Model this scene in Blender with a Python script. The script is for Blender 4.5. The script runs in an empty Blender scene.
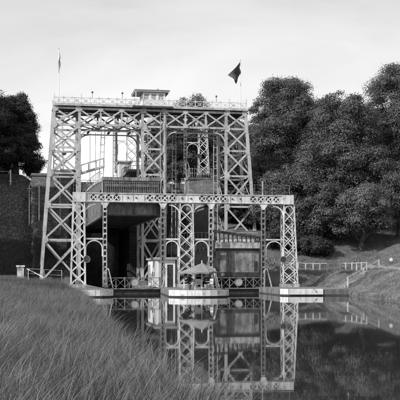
import bpy, bmesh, math, random
import numpy as np
from mathutils import Vector, Matrix, Euler
R = math.radians
random.seed(7)
rng = np.random.default_rng(11)
scene = bpy.context.scene

# ------------------------------------------------------------------ camera
EYE = 2.2
cam_d = bpy.data.cameras.new("camera")
cam = bpy.data.objects.new("camera", cam_d)
scene.collection.objects.link(cam)
cam.location = (0, 0, EYE)
cam.rotation_euler = (R(90), 0, 0)
cam_d.sensor_width = 36.0
cam_d.lens = 36.0 * 976 / 400
cam_d.shift_y = 70 / 400
cam_d.clip_start = 0.3
cam_d.clip_end = 6000
scene.camera = cam

# ------------------------------------------------------------------ light
SUN_AZ = Vector((-0.80, -0.60))      # towards the sun, on the ground
SUN_EL = R(34)
world = bpy.data.worlds.new("World")
scene.world = world
world.use_nodes = True
wn, wl = world.node_tree.nodes, world.node_tree.links
wn.clear()
wo = wn.new('ShaderNodeOutputWorld')
wb = wn.new('ShaderNodeBackground')
sky = wn.new('ShaderNodeTexSky')
sky.sky_type = 'NISHITA'
sky.sun_disc = False
sky.sun_elevation = SUN_EL
sky.sun_rotation = math.atan2(SUN_AZ.x, SUN_AZ.y)
sky.dust_density = 2.5
bwn = wn.new('ShaderNodeRGBToBW')
wl.new(sky.outputs[0], bwn.inputs[0])
# thin high cloud: streaks spread over the whole sky
tc = wn.new('ShaderNodeTexCoord')
sep = wn.new('ShaderNodeSeparateXYZ')
wl.new(tc.outputs['Generated'], sep.inputs[0])
def mathn(op, a, b=None, nodes=wn, links=wl, clamp=False):
    n = nodes.new('ShaderNodeMath'); n.operation = op; n.use_clamp = clamp
    for i, v in enumerate((a, b)):
        if v is None: continue
        if isinstance(v, (int, float)): n.inputs[i].default_value = v
        else: links.new(v, n.inputs[i])
    return n.outputs[0]
zc = mathn('MAXIMUM', sep.outputs[2], 0.0)
zd = mathn('ADD', zc, 0.16)
cx = mathn('DIVIDE', sep.outputs[0], zd)
cy = mathn('DIVIDE', sep.outputs[1], zd)
comb = wn.new('ShaderNodeCombineXYZ')
wl.new(cx, comb.inputs[0]); wl.new(cy, comb.inputs[1])
mp = wn.new('ShaderNodeMapping')
mp.inputs['Rotation'].default_value = (0, 0, R(24))
mp.inputs['Scale'].default_value = (0.8, 1.15, 1)
wl.new(comb.outputs[0], mp.inputs[0])
cn = wn.new('ShaderNodeTexNoise')
cn.inputs['Scale'].default_value = 0.9
cn.inputs['Detail'].default_value = 7
cn.inputs['Roughness'].default_value = 0.55
cn.inputs['Distortion'].default_value = 0.6
wl.new(mp.outputs[0], cn.inputs['Vector'])
cr = wn.new('ShaderNodeMapRange')
cr.inputs['From Min'].default_value = 0.40
cr.inputs['From Max'].default_value = 0.72
wl.new(cn.outputs[0], cr.inputs[0])
# veil brightness grows gently towards the horizon all the way round
hz = wn.new('ShaderNodeMapRange')
hz.inputs['From Min'].default_value = 0.0
hz.inputs['From Max'].default_value = 0.30
hz.inputs['To Min'].default_value = 8.6
hz.inputs['To Max'].default_value = 5.6
wl.new(zc, hz.inputs[0])
mixf = mathn('ADD', mathn('MULTIPLY', cr.outputs[0], 0.16), 0.74)
m1 = wn.new('ShaderNodeMix'); m1.data_type = 'FLOAT'
wl.new(mixf, m1.inputs[0])
wl.new(bwn.outputs[0], m1.inputs[2])
veil = mathn('ADD', hz.outputs[0], mathn('MULTIPLY', cr.outputs[0], 1.3))
wl.new(veil, m1.inputs[3])
wl.new(m1.outputs[0], wb.inputs[0])
wb.inputs[1].default_value = 0.12
wl.new(wb.outputs[0], wo.inputs[0])

sun_d = bpy.data.lights.new("sun", 'SUN')
sun = bpy.data.objects.new("sun", sun_d)
scene.collection.objects.link(sun)
sun_d.energy = 4.2
sun_d.angle = R(0.6)
sun_d.color = (1.0, 1.0, 1.0)        # black-and-white photograph
sdir = Vector((SUN_AZ.x, SUN_AZ.y, 0)).normalized() * math.cos(SUN_EL) + Vector((0, 0, math.sin(SUN_EL)))
sun.rotation_euler = sdir.to_track_quat('Z', 'Y').to_euler()
sun.location = (-60, -60, 80)

scene.view_settings.view_transform = 'Standard'
scene.view_settings.look = 'None'
scene.view_settings.exposure = 0.2
scene.view_settings.gamma = 1.0
scene.cycles.max_bounces = 6
scene.cycles.diffuse_bounces = 3
scene.cycles.transparent_max_bounces = 6

# ------------------------------------------------------------------ frames
TH = R(10.6)
CT, ST = math.cos(TH), math.sin(TH)
OX, OY = -1.6, 92.0
def S(u, w, z=0.0):
    return Vector((OX + u * CT - w * ST, OY + u * ST + w * CT, z))
def UW(X, Y):
    return ((X - OX) * CT + (Y - OY) * ST, -(X - OX) * ST + (Y - OY) * CT)

# ------------------------------------------------------------------ materials
def grey_mat(name, dark, light, scale=1.5, rough=0.7, bump=0.0, bscale=8.0, stretch=(1, 1, 1),
             streak=None, metallic=0.0, spots=None, lo=0.35, hi=0.65, detail=6, rnd=0.0, trans=0.0, spec=0.4):
    m = bpy.data.materials.new(name); m.use_nodes = True
    nt = m.node_tree; n, l = nt.nodes, nt.links
    p = n['Principled BSDF']
    g = n.new('ShaderNodeNewGeometry')
    mp = n.new('ShaderNodeMapping'); mp.inputs['Scale'].default_value = stretch
    l.new(g.outputs['Position'], mp.inputs[0])
    t = n.new('ShaderNodeTexNoise'); t.inputs['Scale'].default_value = scale; t.inputs['Detail'].default_value = detail
    t.inputs['Roughness'].default_value = 0.6
    l.new(mp.outputs[0], t.inputs['Vector'])
    mr = n.new('ShaderNodeMapRange'); mr.inputs['From Min'].default_value = lo; mr.inputs['From Max'].default_value = hi
    mr.inputs['To Min'].default_value = dark; mr.inputs['To Max'].default_value = light
    l.new(t.outputs[0], mr.inputs[0])
    val = mr.outputs[0]
    if streak:      # (strength, scale) vertical rain and rust streaks
        mp2 = n.new('ShaderNodeMapping'); mp2.inputs['Scale'].default_value = (streak[1], streak[1], streak[1] * 0.10)
        l.new(g.outputs['Position'], mp2.inputs[0])
        t2 = n.new('ShaderNodeTexNoise'); t2.inputs['Scale'].default_value = 1.0; t2.inputs['Detail'].default_value = 4
        l.new(mp2.outputs[0], t2.inputs['Vector'])
        mr2 = n.new('ShaderNodeMapRange'); mr2.inputs['From Min'].default_value = 0.48; mr2.inputs['From Max'].default_value = 0.68
        mr2.inputs['To Min'].default_value = 1.0; mr2.inputs['To Max'].default_value = 1.0 - streak[0]
        l.new(t2.outputs[0], mr2.inputs[0])
        val = mathn('MULTIPLY', val, mr2.outputs[0], n, l)
    if spots:       # (strength, scale, threshold)
        t3 = n.new('ShaderNodeTexNoise'); t3.inputs['Scale'].default_value = spots[1]; t3.inputs['Detail'].default_value = 5
        l.new(g.outputs['Position'], t3.inputs['Vector'])
        mr3 = n.new('ShaderNodeMapRange'); mr3.inputs['From Min'].default_value = spots[2]; mr3.inputs['From Max'].default_value = spots[2] + 0.06
        mr3.inputs['To Min'].default_value = 1.0; mr3.inputs['To Max'].default_value = 1.0 - spots[0]
        l.new(t3.outputs[0], mr3.inputs[0])
        val = mathn('MULTIPLY', val, mr3.outputs[0], n, l)
    if rnd:
        oi = n.new('ShaderNodeObjectInfo')
        f = mathn('ADD', mathn('MULTIPLY', oi.outputs['Random'], 2 * rnd, n, l), 1 - rnd, n, l)
        val = mathn('MULTIPLY', val, f, n, l)
    l.new(val, p.inputs['Base Color'])
    p.inputs['Roughness'].default_value = rough
    p.inputs['Metallic'].default_value = metallic
    p.inputs['Specular IOR Level'].default_value = spec
    if bump:
        tb = n.new('ShaderNodeTexNoise'); tb.inputs['Scale'].default_value = bscale; tb.inputs['Detail'].default_value = 5
        l.new(mp.outputs[0], tb.inputs['Vector'])
        b = n.new('ShaderNodeBump'); b.inputs['Strength'].default_value = 1.0; b.inputs['Distance'].default_value = bump
        l.new(tb.outputs[0], b.inputs['Height']); l.new(b.outputs[0], p.inputs['Normal'])
    if trans:
        tr = n.new('ShaderNodeBsdfTranslucent'); l.new(val, tr.inputs[0])
        mx = n.new('ShaderNodeMixShader'); mx.inputs[0].default_value = trans
        l.new(p.outputs[0], mx.inputs[1]); l.new(tr.outputs[0], mx.inputs[2])
        l.new(mx.outputs[0], n['Material Output'].inputs[0])
    m.diffuse_color = (light, light, light, 1)
    return m

def masonry_mat(name, dark, light, mortar, bw, bh, rough=0.85):
    m = bpy.data.materials.new(name); m.use_nodes = True
    nt = m.node_tree; n, l = nt.nodes, nt.links; p = n['Principled BSDF']
    g = n.new('ShaderNodeNewGeometry')
    mp = n.new('ShaderNodeMapping'); mp.vector_type = 'POINT'; mp.inputs['Rotation'].default_value = (0, 0, -TH)
    l.new(g.outputs['Position'], mp.inputs[0])
    s = n.new('ShaderNodeSeparateXYZ'); l.new(mp.outputs[0], s.inputs[0])
    c = n.new('ShaderNodeCombineXYZ')
    l.new(mathn('ADD', s.outputs[0], s.outputs[1], n, l), c.inputs[0]); l.new(s.outputs[2], c.inputs[1])
    b = n.new('ShaderNodeTexBrick')
    b.inputs['Scale'].default_value = 1.0
    b.inputs['Brick Width'].default_value = bw; b.inputs['Row Height'].default_value = bh
    b.inputs['Mortar Size'].default_value = 0.025; b.inputs['Mortar Smooth'].default_value = 0.2
    b.inputs['Color1'].default_value = (dark,) * 3 + (1,); b.inputs['Color2'].default_value = (light,) * 3 + (1,)
    b.inputs['Mortar'].default_value = (mortar,) * 3 + (1,)
    l.new(c.outputs[0], b.inputs['Vector'])
    t = n.new('ShaderNodeTexNoise'); t.inputs['Scale'].default_value = 0.7; t.inputs['Detail'].default_value = 7
    l.new(g.outputs['Position'], t.inputs['Vector'])
    mr = n.new('ShaderNodeMapRange'); mr.inputs['From Min'].default_value = 0.3; mr.inputs['From Max'].default_value = 0.7
    mr.inputs['To Min'].default_value = 0.6; mr.inputs['To Max'].default_value = 1.2
    l.new(t.outputs[0], mr.inputs[0])
    bw_ = n.new('ShaderNodeRGBToBW'); l.new(b.outputs[0], bw_.inputs[0])
    l.new(mathn('MULTIPLY', bw_.outputs[0], mr.outputs[0], n, l), p.inputs['Base Color'])
    p.inputs['Roughness'].default_value = rough
    bu = n.new('ShaderNodeBump'); bu.inputs['Distance'].default_value = 0.03; bu.invert = True
    l.new(b.outputs['Fac'], bu.inputs['Height']); l.new(bu.outputs[0], p.inputs['Normal'])
    return m

M = {}
M['portal'] = grey_mat('portal_paint', 0.50, 0.72, 1.2, 0.55, 0.006, 14, streak=(0.32, 3.0), spots=(0.55, 3.5, 0.60))
M['tower'] = grey_mat('tower_paint', 0.36, 0.52, 1.0, 0.6, 0.004, 14, streak=(0.30, 2.5), spots=(0.25, 4.5, 0.60))
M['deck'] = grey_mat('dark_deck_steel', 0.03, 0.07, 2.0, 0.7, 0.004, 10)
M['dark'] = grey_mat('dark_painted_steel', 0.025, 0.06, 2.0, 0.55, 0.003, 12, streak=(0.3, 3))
M['ram_shade'] = grey_mat('shade_black_iron', 0.008, 0.02, 2.0, 0.8, 0, spec=0.03)  # ram colour: the shade under the tank is painted in as near-black
M['mid'] = grey_mat('mid_grey_steel', 0.13, 0.24, 1.8, 0.6, 0.004, 12, streak=(0.45, 3), spots=(0.5, 2.5, 0.6))
M['rusty'] = grey_mat('stained_gate_steel', 0.11, 0.30, 1.1, 0.75, 0.006, 9, stretch=(1.6, 1.6, 0.8), streak=(0.45, 7), spots=(.35, 2.6, .58), lo=0.36, hi=0.64)
M['side'] = grey_mat('tank_side_steel', 0.12, 0.24, 1.3, 0.65, 0.004, 10, streak=(0.5, 3), spots=(0.4, 2.0, 0.58))
M['band'] = grey_mat('pale_weathered_steel', 0.22, 0.55, 1.6, 0.7, 0.005, 12, streak=(0.5, 4), spots=(0.55, 3.0, 0.58))
M['conc'] = grey_mat('weathered_concrete', 0.11, 0.22, 0.9, 0.9, 0.012, 6, streak=(0.35, 2))
M['concw'] = grey_mat('whitewashed_concrete', 0.60, 0.80, 2.0, 0.8, 0.01, 9, streak=(0.25, 2.2), spots=(0.65, 2.2, 0.60))
M['conc_dark'] = grey_mat('damp_concrete', 0.035, 0.09, 1.0, 0.8, 0.01, 6, streak=(0.4, 2))
M['hutw'] = grey_mat('white_hut_paint', 0.70, 0.80, 1.5, 0.6, 0.003, 9, streak=(0.12, 3))
M['rooff'] = grey_mat('grey_roof_felt', 0.28, 0.38, 2.0, 0.8, 0.004, 10)
M['glass'] = grey_mat('dark_window_glass', 0.03, 0.05, 2.0, 0.08, 0, spec=0.8)
M['shutter'] = grey_mat('grey_shutter_paint', 0.28, 0.40, 4.0, 0.6, 0.002, 10)
M['canvas'] = grey_mat('white_canvas', 0.20, 0.28, 2.0, 0.9, 0.004, 8, trans=0.15)
M['flagd'] = grey_mat('dark_flag_cloth', 0.03, 0.12, 1.3, 0.9, 0.0, trans=0.2, lo=0.45, hi=0.55)
M['flagl'] = grey_mat('pale_flag_cloth', 0.3, 0.55, 1.3, 0.9, 0.0, trans=0.3, lo=0.45, hi=0.55)
M['plastic'] = grey_mat('white_garden_plastic', 0.6, 0.7, 2.0, 0.4)
M['wood'] = grey_mat('weathered_pale_wood', 0.36, 0.55, 2.5, 0.85, 0.004, 12)
M['woodd'] = grey_mat('grey_weathered_wood', 0.16, 0.28, 2.5, 0.85, 0.004, 12)
M['bark'] = grey_mat('tree_bark', 0.05, 0.13, 2.5, 0.95, 0.03, 7, stretch=(2, 2, 0.5))
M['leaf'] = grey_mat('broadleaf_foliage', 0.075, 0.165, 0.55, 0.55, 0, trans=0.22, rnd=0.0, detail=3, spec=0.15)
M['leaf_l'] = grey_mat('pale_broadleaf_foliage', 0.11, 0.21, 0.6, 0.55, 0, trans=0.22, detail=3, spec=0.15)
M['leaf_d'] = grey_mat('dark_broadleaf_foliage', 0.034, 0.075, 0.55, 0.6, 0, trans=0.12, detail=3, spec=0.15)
M['grass'] = grey_mat('long_grass_blades', 0.030, 0.090, 0.5, 0.55, 0, rnd=0.30, trans=0.25, detail=4)
M['seed'] = grey_mat('grass_seed_heads', 0.10, 0.20, 0.8, 0.7, 0, rnd=0.25, trans=0.25)
M['turf'] = grey_mat('short_turf_blades', 0.15, 0.30, 0.35, 0.6, 0, rnd=0.28, trans=0.2, detail=5)
M['ivy'] = grey_mat('dark_ground_ivy', 0.10, 0.14, 0.5, 0.8, 0, spec=.1, rnd=0.12, trans=0.1, detail=4)
M['pot'] = grey_mat('clay_pot', 0.18, 0.25, 2.0, 0.8)
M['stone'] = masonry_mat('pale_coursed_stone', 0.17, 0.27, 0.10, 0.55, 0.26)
M['stone_d'] = masonry_mat('shade_dark_coursed_stone', 0.022, 0.05, 0.012, 0.7, 0.35)  # bay walls: the shade inside the bays is put into the stone colour
M['house'] = grey_mat('far_house_render', 0.5, 0.6, 1.0, 0.8)
M['path'] = grey_mat('pale_gravel', 0.15, 0.24, 1.5, 0.95, 0.02, 12)

# ------------------------------------------------------------------ helpers
ORG = {}
def link(o):
    scene.collection.objects.link(o); return o
def tag(o, label=None, cat=None, group=None, kind=None):
    if label: o['label'] = label
    if cat: o['category'] = cat
    if group: o['group'] = group
    if kind: o['kind'] = kind
    return o
def thing(name, label, cat, at, group=None, world_space=False, rz=None):
    """an Empty at the thing's base; at = (u, w, z) in the canal's own axes, or world x, y, z"""
    o = bpy.data.objects.new(name, None); o.empty_display_size = 0.3
    if world_space:
        o.location = at; o.rotation_euler = (0, 0, rz or 0)
    else:
        o.location = S(*at); o.rotation_euler = (0, 0, TH + (rz or 0))
    ORG[o] = Vector(at)
    link(o); tag(o, label, cat, group)
    return o
def finish(name, me, mat, parent, smooth=False, label=None):
    o = bpy.data.objects.new(name, me)
    if mat is not None and len(me.materials) == 0: me.materials.append(mat)
    link(o)
    if parent is not None:
        o.parent = parent; ORG[o] = ORG[parent]
    if smooth:
        me.polygons.foreach_set('use_smooth', [True] * len(me.polygons))
    if label: o['label'] = label
    return o
class MB:
    """collects shapes in the thing's axes and links them as one mesh"""
    def __init__(s): s.v = []; s.f = []
    def add(s, vs, fs):
        b = len(s.v); s.v += [tuple(v) for v in vs]; s.f += [tuple(i + b for i in f) for f in fs]; return s
    def box(s, x0, x1, y0, y1, z0, z1):
        vs = [(x, y, z) for z in (z0, z1) for y in (y0, y1) for x in (x0, x1)]
        return s.add(vs, [(0, 2, 3, 1), (4, 5, 7, 6), (0, 1, 5, 4), (2, 6, 7, 3), (0, 4, 6, 2), (1, 3, 7, 5)])
    def bar(s, a, b, wd, dp=None, up=None):
        a, b = Vector(a), Vector(b); dp = dp or wd
        m = frame(a, b, wd, dp, up)
        vs = [m @ Vector((x, y, z)) for z in (0, 1) for y in (-.5, .5) for x in (-.5, .5)]
        return s.add(vs, [(0, 2, 3, 1), (4, 5, 7, 6), (0, 1, 5, 4), (2, 6, 7, 3), (0, 4, 6, 2), (1, 3, 7, 5)])
    def cyl(s, a, b, r, r2=None, n=10):
        a, b = Vector(a), Vector(b); r2 = r if r2 is None else r2
        m = frame(a, b, 1, 1); ax = (b - a)
        vs = []
        for k, rr in ((0, r), (1, r2)):
            for i in range(n):
                t = 2 * math.pi * i / n
                vs.append(m @ Vector((rr * math.cos(t), rr * math.sin(t), k)))
        fs = [(i, (i + 1) % n, n + (i + 1) % n, n + i) for i in range(n)]
        fs += [tuple(range(n - 1, -1, -1)), tuple(range(n, 2 * n))]
        return s.add(vs, fs)
    def sweep(s, pts, wd, dp, closed=False):
        """rectangle swept along points that lie in a plane of constant w: wd across in the plane, dp along w"""
        n = len(pts); vs = []
        for i, p in enumerate(pts):
            p = Vector(p)
            a = Vector(pts[(i - 1) % n]) if (i > 0 or closed) else p
            b = Vector(pts[(i + 1) % n]) if (i < n - 1 or closed) else p
            t = (b - a).normalized(); nn = Vector((-t.z, 0, t.x))
            for sx, sy in ((-.5, -.5), (.5, -.5), (.5, .5), (-.5, .5)):
                vs.append(p + nn * wd * sx + Vector((0, dp * sy, 0)))
        fs = []
        for i in range(n if closed else n - 1):
            j = (i + 1) % n
            for k in range(4):
                q = (k + 1) % 4
                fs.append((i * 4 + k, i * 4 + q, j * 4 + q, j * 4 + k))
        if not closed:
            fs.append((3, 2, 1, 0)); e = (n - 1) * 4; fs.append((e, e + 1, e + 2, e + 3))
        return s.add(vs, fs)
    def prism(s, poly, y0, y1):
        """polygon in (u, z) extruded along w"""
        n = len(poly)
        vs = [(p[0], y0, p[1]) for p in poly] + [(p[0], y1, p[1]) for p in poly]
        fs = [tuple(range(n)), tuple(range(2 * n - 1, n - 1, -1))]
        fs += [(i, n + i, n + (i + 1) % n, (i + 1) % n) for i in range(n)]
        return s.add(vs, fs)
    def slab(s, poly, z0, z1):
        n = len(poly)
        vs = [(p[0], p[1], z0) for p in poly] + [(p[0], p[1], z1) for p in poly]
        fs = [tuple(range(n - 1, -1, -1)), tuple(range(n, 2 * n))]
        fs += [(i, (i + 1) % n, n + (i + 1) % n, n + i) for i in range(n)]
        return s.add(vs, fs)
    def build(s, name, mat, parent=None, smooth=False, label=None):
        o = ORG.get(parent, Vector((0, 0, 0)))
        me = bpy.data.meshes.new(name)
        me.from_pydata([(v[0] - o[0], v[1] - o[1], v[2] - o[2]) for v in s.v], [], s.f)
        bm = bmesh.new(); bm.from_mesh(me); bmesh.ops.recalc_face_normals(bm, faces=bm.faces); bm.to_mesh(me); bm.free()
        return finish(name, me, mat, parent, smooth, label)
def frame(a, b, wd, dp, up=None):
    z = b - a
    y = Vector(up) if up is not None else Vector((0, 1, 0))
    zn = z.normalized()
    if abs(zn.dot(y)) > 0.95: y = Vector((1, 0, 0))
    x = y.cross(zn).normalized(); y = zn.cross(x).normalized()
    m = Matrix.Identity(4)
    for i in range(3):
        m[i][0] = x[i] * wd; m[i][1] = y[i] * dp; m[i][2] = z[i]; m[i][3] = a[i]
    return m
PROF = {
 'box': [(-.5, -.5), (.5, -.5), (.5, .5), (-.5, .5)],
 'ibeam': [(-.5, -.5), (.5, -.5), (.5, -.32), (.1, -.32), (.1, .32), (.5, .32), (.5, .5), (-.5, .5), (-.5, .32), (-.1, .32), (-.1, -.32), (-.5, -.32)],
 'angle': [(-.5, -.5), (.5, -.5), (.5, -.22), (-.2, -.22), (-.2, .5), (-.5, .5)],
}
UNIT = {}
def unit(profile, mat):
    k = (profile, mat.name)
    if k not in UNIT:
        p = PROF[profile]; n = len(p)
        me = bpy.data.meshes.new('bar_' + profile)
        me.from_pydata([(x, y, 0) for x, y in p] + [(x, y, 1) for x, y in p], [],
                       [tuple(range(n - 1, -1, -1)), tuple(range(n, 2 * n))] + [(i, (i + 1) % n, n + (i + 1) % n, n + i) for i in range(n)])
        me.materials.append(mat); UNIT[k] = me
    return UNIT[k]
def bar(name, parent, a, b, wd, dp, mat, profile='box', up=None):
    """one steel member, sharing its mesh with all its likes"""
    o = bpy.data.objects.new(name, unit(profile, mat))
    link(o); o.parent = parent
    og = ORG[parent]; ORG[o] = og
    o.matrix_local = frame(Vector(a) - og, Vector(b) - og, wd, dp, up)
    return o
def children_of(o):
    return [c for c in CH.get(o.name, [])]
CH = {}
def copy_tree(o, parent=None):
    c = o.copy(); link(c)
    c.parent = parent
    for ch in CH.get(o.name, []): copy_tree(ch, c)
    return c
def index_children():
    CH.clear()
    for o in scene.collection.objects:
        if o.parent: CH.setdefault(o.parent.name, []).append(o)
def arc(cx, w, cz, r, a0, a1, n=12):
    return [(cx + r * math.cos(R(a0 + (a1 - a0) * i / n)), w, cz + r * math.sin(R(a0 + (a1 - a0) * i / n))) for i in range(n + 1)]

# ================================================================== TERRAIN
XLp = np.array([[-40, 5.0], [0, 1.2], [8, 0.65], [9.8, 0.40], [11.5, 0.08], [15, -0.58], [21, -1.5], [36, -3.6], [50, -5.5], [63, -7.3], [75, -9.1], [80, -10.1], [84, -11.2], [100, -14]])
def XL(Y): return np.interp(Y, XLp[:, 0], XLp[:, 1])
URp = np.array([[-140, -6], [-54, 5.8], [-29.3, 9.7], [-10.5, 12.55], [2, 12.6]])
def UR(w): return np.interp(w, URp[:, 0], URp[:, 1])
def sm(t): t = np.clip(t, 0, 1); return t * t * (3 - 2 * t)
def height(X, Y):
    X = np.asarray(X, float); Y = np.asarray(Y, float)
    u = (X - OX) * CT + (Y - OY) * ST; w = -(X - OX) * ST + (Y - OY) * CT
    wob = 0.10 * np.sin(X * 0.9 + 1.3 * np.sin(Y * 0.31)) + 0.08 * np.sin(Y * 0.7 + X * 0.4) + 0.05 * np.sin(X * 2.3 - Y * 1.7)
    # left bank
    dl = np.where(w < -12, XL(Y) - X, -13.2 - u)
    hl = -1.2 + 1.55 * sm((dl + 0.9) / 1.3) + 0.42 * sm(dl / 6.5) + 0.25 * sm((dl - 3) / 10)
    hl = hl + wob * sm(dl / 2) * 0.8
    flat = sm((w + 22) / 10) * sm(dl / 2)
    hl = hl * (1 - flat) + 1.38 * flat
    emb = 13.0 * sm((w - 24) / 13.5) * 0.5 + 13.0 * np.clip((w - 24) / 13.5, 0, 1) * 0.5
    hl = hl + np.where(u < -8.8, emb, 0)
    # right bank
    dr = np.maximum(np.where((w < 2) | (u > 8.6), u - UR(w), -99), np.where(u > 8.6, w - 2.0, -99))
    hr = -1.2 + 1.5 * sm((dr + 0.6) / 0.9) + 1.85 * sm((dr - 0.1) / np.where(w < 0, 5.4, 3.4)) + 0.36 * np.maximum(dr - 6.5, 0)
    hr = np.minimum(hr + wob * sm(dr / 3), 15 + 0.05 * np.maximum(dr - 30, 0))
    h = np.maximum(hl, hr)
    h = np.where((u > -13.2) & (w > -12.5) & (w < 27) & (u < 8.6), -1.2, h)
    h = np.where((np.abs(u) < 9.2) & (w >= 27) & (w < 46), -1.2, h)
    h = np.where((w >= 46) & (u > -9.5) & (u < 12), 14.5, h)
    h = np.where((u <= -8.8) & (u > -13.4) & (w >= 24), 1.38 + emb, h)
    return h
def axis(lo, hi, step, far, grow=1.35):
    a = list(np.arange(lo, hi + step / 2, step)); s = step
    while a[-1] < far: s *= grow; a.append(a[-1] + s)
    s = step
    while a[0] > -far: s *= grow; a.insert(0, a[0] - s)
    return np.array(a)
ax = axis(-34, 46, 0.5, 3000); ay = axis(-6, 150, 0.5, 3000)
GX, GY = np.meshgrid(ax, ay)
GZ = height(GX, GY)
nx, ny = len(ax), len(ay)
ii = np.arange(nx * ny).reshape(ny, nx)
quads = np.stack([ii[:-1, :-1], ii[:-1, 1:], ii[1:, 1:], ii[1:, :-1]], -1).reshape(-1, 4)
def np_mesh(name, verts, faces):
    me = bpy.data.meshes.new(name)
    k = faces.shape[1]
    me.vertices.add(len(verts)); me.vertices.foreach_set('co', np.ascontiguousarray(verts, dtype=np.float32).ravel())
    me.loops.add(faces.size); me.loops.foreach_set('vertex_index', np.ascontiguousarray(faces, dtype=np.int32).ravel())
    me.polygons.add(len(faces)); me.polygons.foreach_set('loop_start', np.arange(0, faces.size, k, dtype=np.int32))
    me.update(calc_edges=True); me.validate()
    return me
gm = grey_mat('bank_soil_and_turf', 0.06, 0.13, 0.6, 0.95, 0.08, 5)
M['soil'] = gm
me = np_mesh('ground', np.stack([GX.ravel(), GY.ravel(), GZ.ravel()], 1), quads)
g = finish('ground', me, M['soil'], None, True); tag(g, kind='structure')

# water
wm = bpy.data.materials.new('canal_water'); wm.use_nodes = True
n, l = wm.node_tree.nodes, wm.node_tree.links; p = n['Principled BSDF']
p.inputs['Base Color'].default_value = (0.03, 0.03, 0.03, 1)
p.inputs['Roughness'].default_value = 0.02
p.inputs['IOR'].default_value = 1.33
g_ = n.new('ShaderNodeNewGeometry'); mp = n.new('ShaderNodeMapping'); mp.inputs['Scale'].default_value = (0.6, 1.4, 1)
l.new(g_.outputs['Position'], mp.inputs[0])
t1 = n.new('ShaderNodeTexNoise'); t1.inputs['Scale'].default_value = 1.6; t1.inputs['Detail'].default_value = 3
l.new(mp.outputs[0], t1.inputs['Vector'])
b1 = n.new('ShaderNodeBump'); b1.inputs['Distance'].default_value = 0.0005; b1.inputs['Strength'].default_value = 1.0
l.new(t1.outputs[0], b1.inputs['Height']); l.new(b1.outputs[0], p.inputs['Normal'])
me = bpy.data.meshes.new('water')
me.from_pydata([(-30, -60, 0), (40, -60, 0), (40, 140, 0), (-30, 140, 0)], [], [(0, 1, 2, 3)])
wat = finish('water', me, wm, None); tag(wat, kind='structure')

# gravel path on the left, at the foot of the embankment
vs = []; fs = []
for i in range(41):
    u = -60 + i * 1.15
    for w in (-3.0, 1.5, 5.0):
        P = S(u, w); vs.append((P.x, P.y, float(height(P.x, P.y)) + 0.05))
for i in range(40):
    for k in range(2): a = i * 3 + k; fs.append((a, a + 3, a + 4, a + 1))
me = bpy.data.meshes.new('gravel_path'); me.from_pydata(vs, [], fs)
tag(finish('gravel_path', me, M['path'], None), kind='structure')
vs = []; fs = []      # trodden path along the right bank
for i in range(49):
    w = -66 + i * 1.5
    for q in (6.2, 7.6):
        u = float(UR(w)) + q; P = S(u, w); vs.append((P.x, P.y, float(height(P.x, P.y)) + 0.05))
for i in range(48):
    a = i * 2; fs.append((a, a + 1, a + 3, a + 2))
me = bpy.data.meshes.new('bank_path'); me.from_pydata(vs, [], fs)
tag(finish('bank_path', me, M['path'], None), kind='structure')

# ================================================================== MASONRY
def solid(name, label, cat, poly, z0, z1, mat, group=None, cope=None):
    c = (sum(p[0] for p in poly) / len(poly), sum(p[1] for p in poly) / len(poly), max(z0, 0))
    t = thing(name, label, cat, c, group)
    MB().slab(poly, z0, z1).build('wall_body', mat, t)
    if cope:
        cx_, cy_ = c[0], c[1]
        pp = [(p[0] + (0.12 if p[0] > cx_ else -0.12), p[1] + (0.12 if p[1] > cy_ else -0.12)) for p in poly]
        MB().slab(pp, z1, z1 + 0.3).build('coping', cope, t)
    return t
solid('abutment_wall', 'dark shade-toned stone wall between the two lift bays behind the middle pylon', 'wall',
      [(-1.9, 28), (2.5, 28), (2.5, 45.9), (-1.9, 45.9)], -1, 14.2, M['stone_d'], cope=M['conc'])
solid('abutment_wall', 'grey coursed stone side wall running back along the right bay', 'wall',
      [(8.5, 27.2), (11.2, 27.2), (11.2, 43.4), (8.5, 43.4)], -1, 10.4, M['stone'], cope=M['conc'])
solid('gate_block', 'pale coursed stone block with picket railing high behind the right bay', 'wall',
      [(8.2, 43.6), (11.5, 43.6), (11.5, 45.9), (8.2, 45.9)], -1, 14.85, M['stone'], cope=M['conc'])
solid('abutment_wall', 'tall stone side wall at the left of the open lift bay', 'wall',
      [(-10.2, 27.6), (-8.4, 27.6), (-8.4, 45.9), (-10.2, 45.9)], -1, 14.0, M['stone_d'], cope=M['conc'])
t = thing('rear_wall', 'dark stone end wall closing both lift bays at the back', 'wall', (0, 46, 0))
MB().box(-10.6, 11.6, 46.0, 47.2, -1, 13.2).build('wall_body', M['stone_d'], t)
MB().box(-10.7, 11.7, 45.95, 47.3, 13.2, 13.6).build('coping', M['conc'], t)
for cu in (-5.1, 5.5):
    m = MB(); m.prism([(cu - 1.1, -0.9), (cu + 1.1, -0.9), (cu + 1.1, 5)] + [(cu + 1.1 * math.cos(R(a)), 5 + 1.1 * math.sin(R(a))) for a in range(15, 180, 15)] + [(cu - 1.1, 5)], 45.7, 45.97)
    m.build('arched_panel', M['conc'], t)
solid('wing_wall', 'pale stone wing wall on the embankment behind the left tower leg', 'wall',
      [(-13.5, 35), (-10.3, 35), (-10.3, 37), (-13.5, 37)], 8.6, 14.2, M['stone'], cope=M['conc'])

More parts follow.
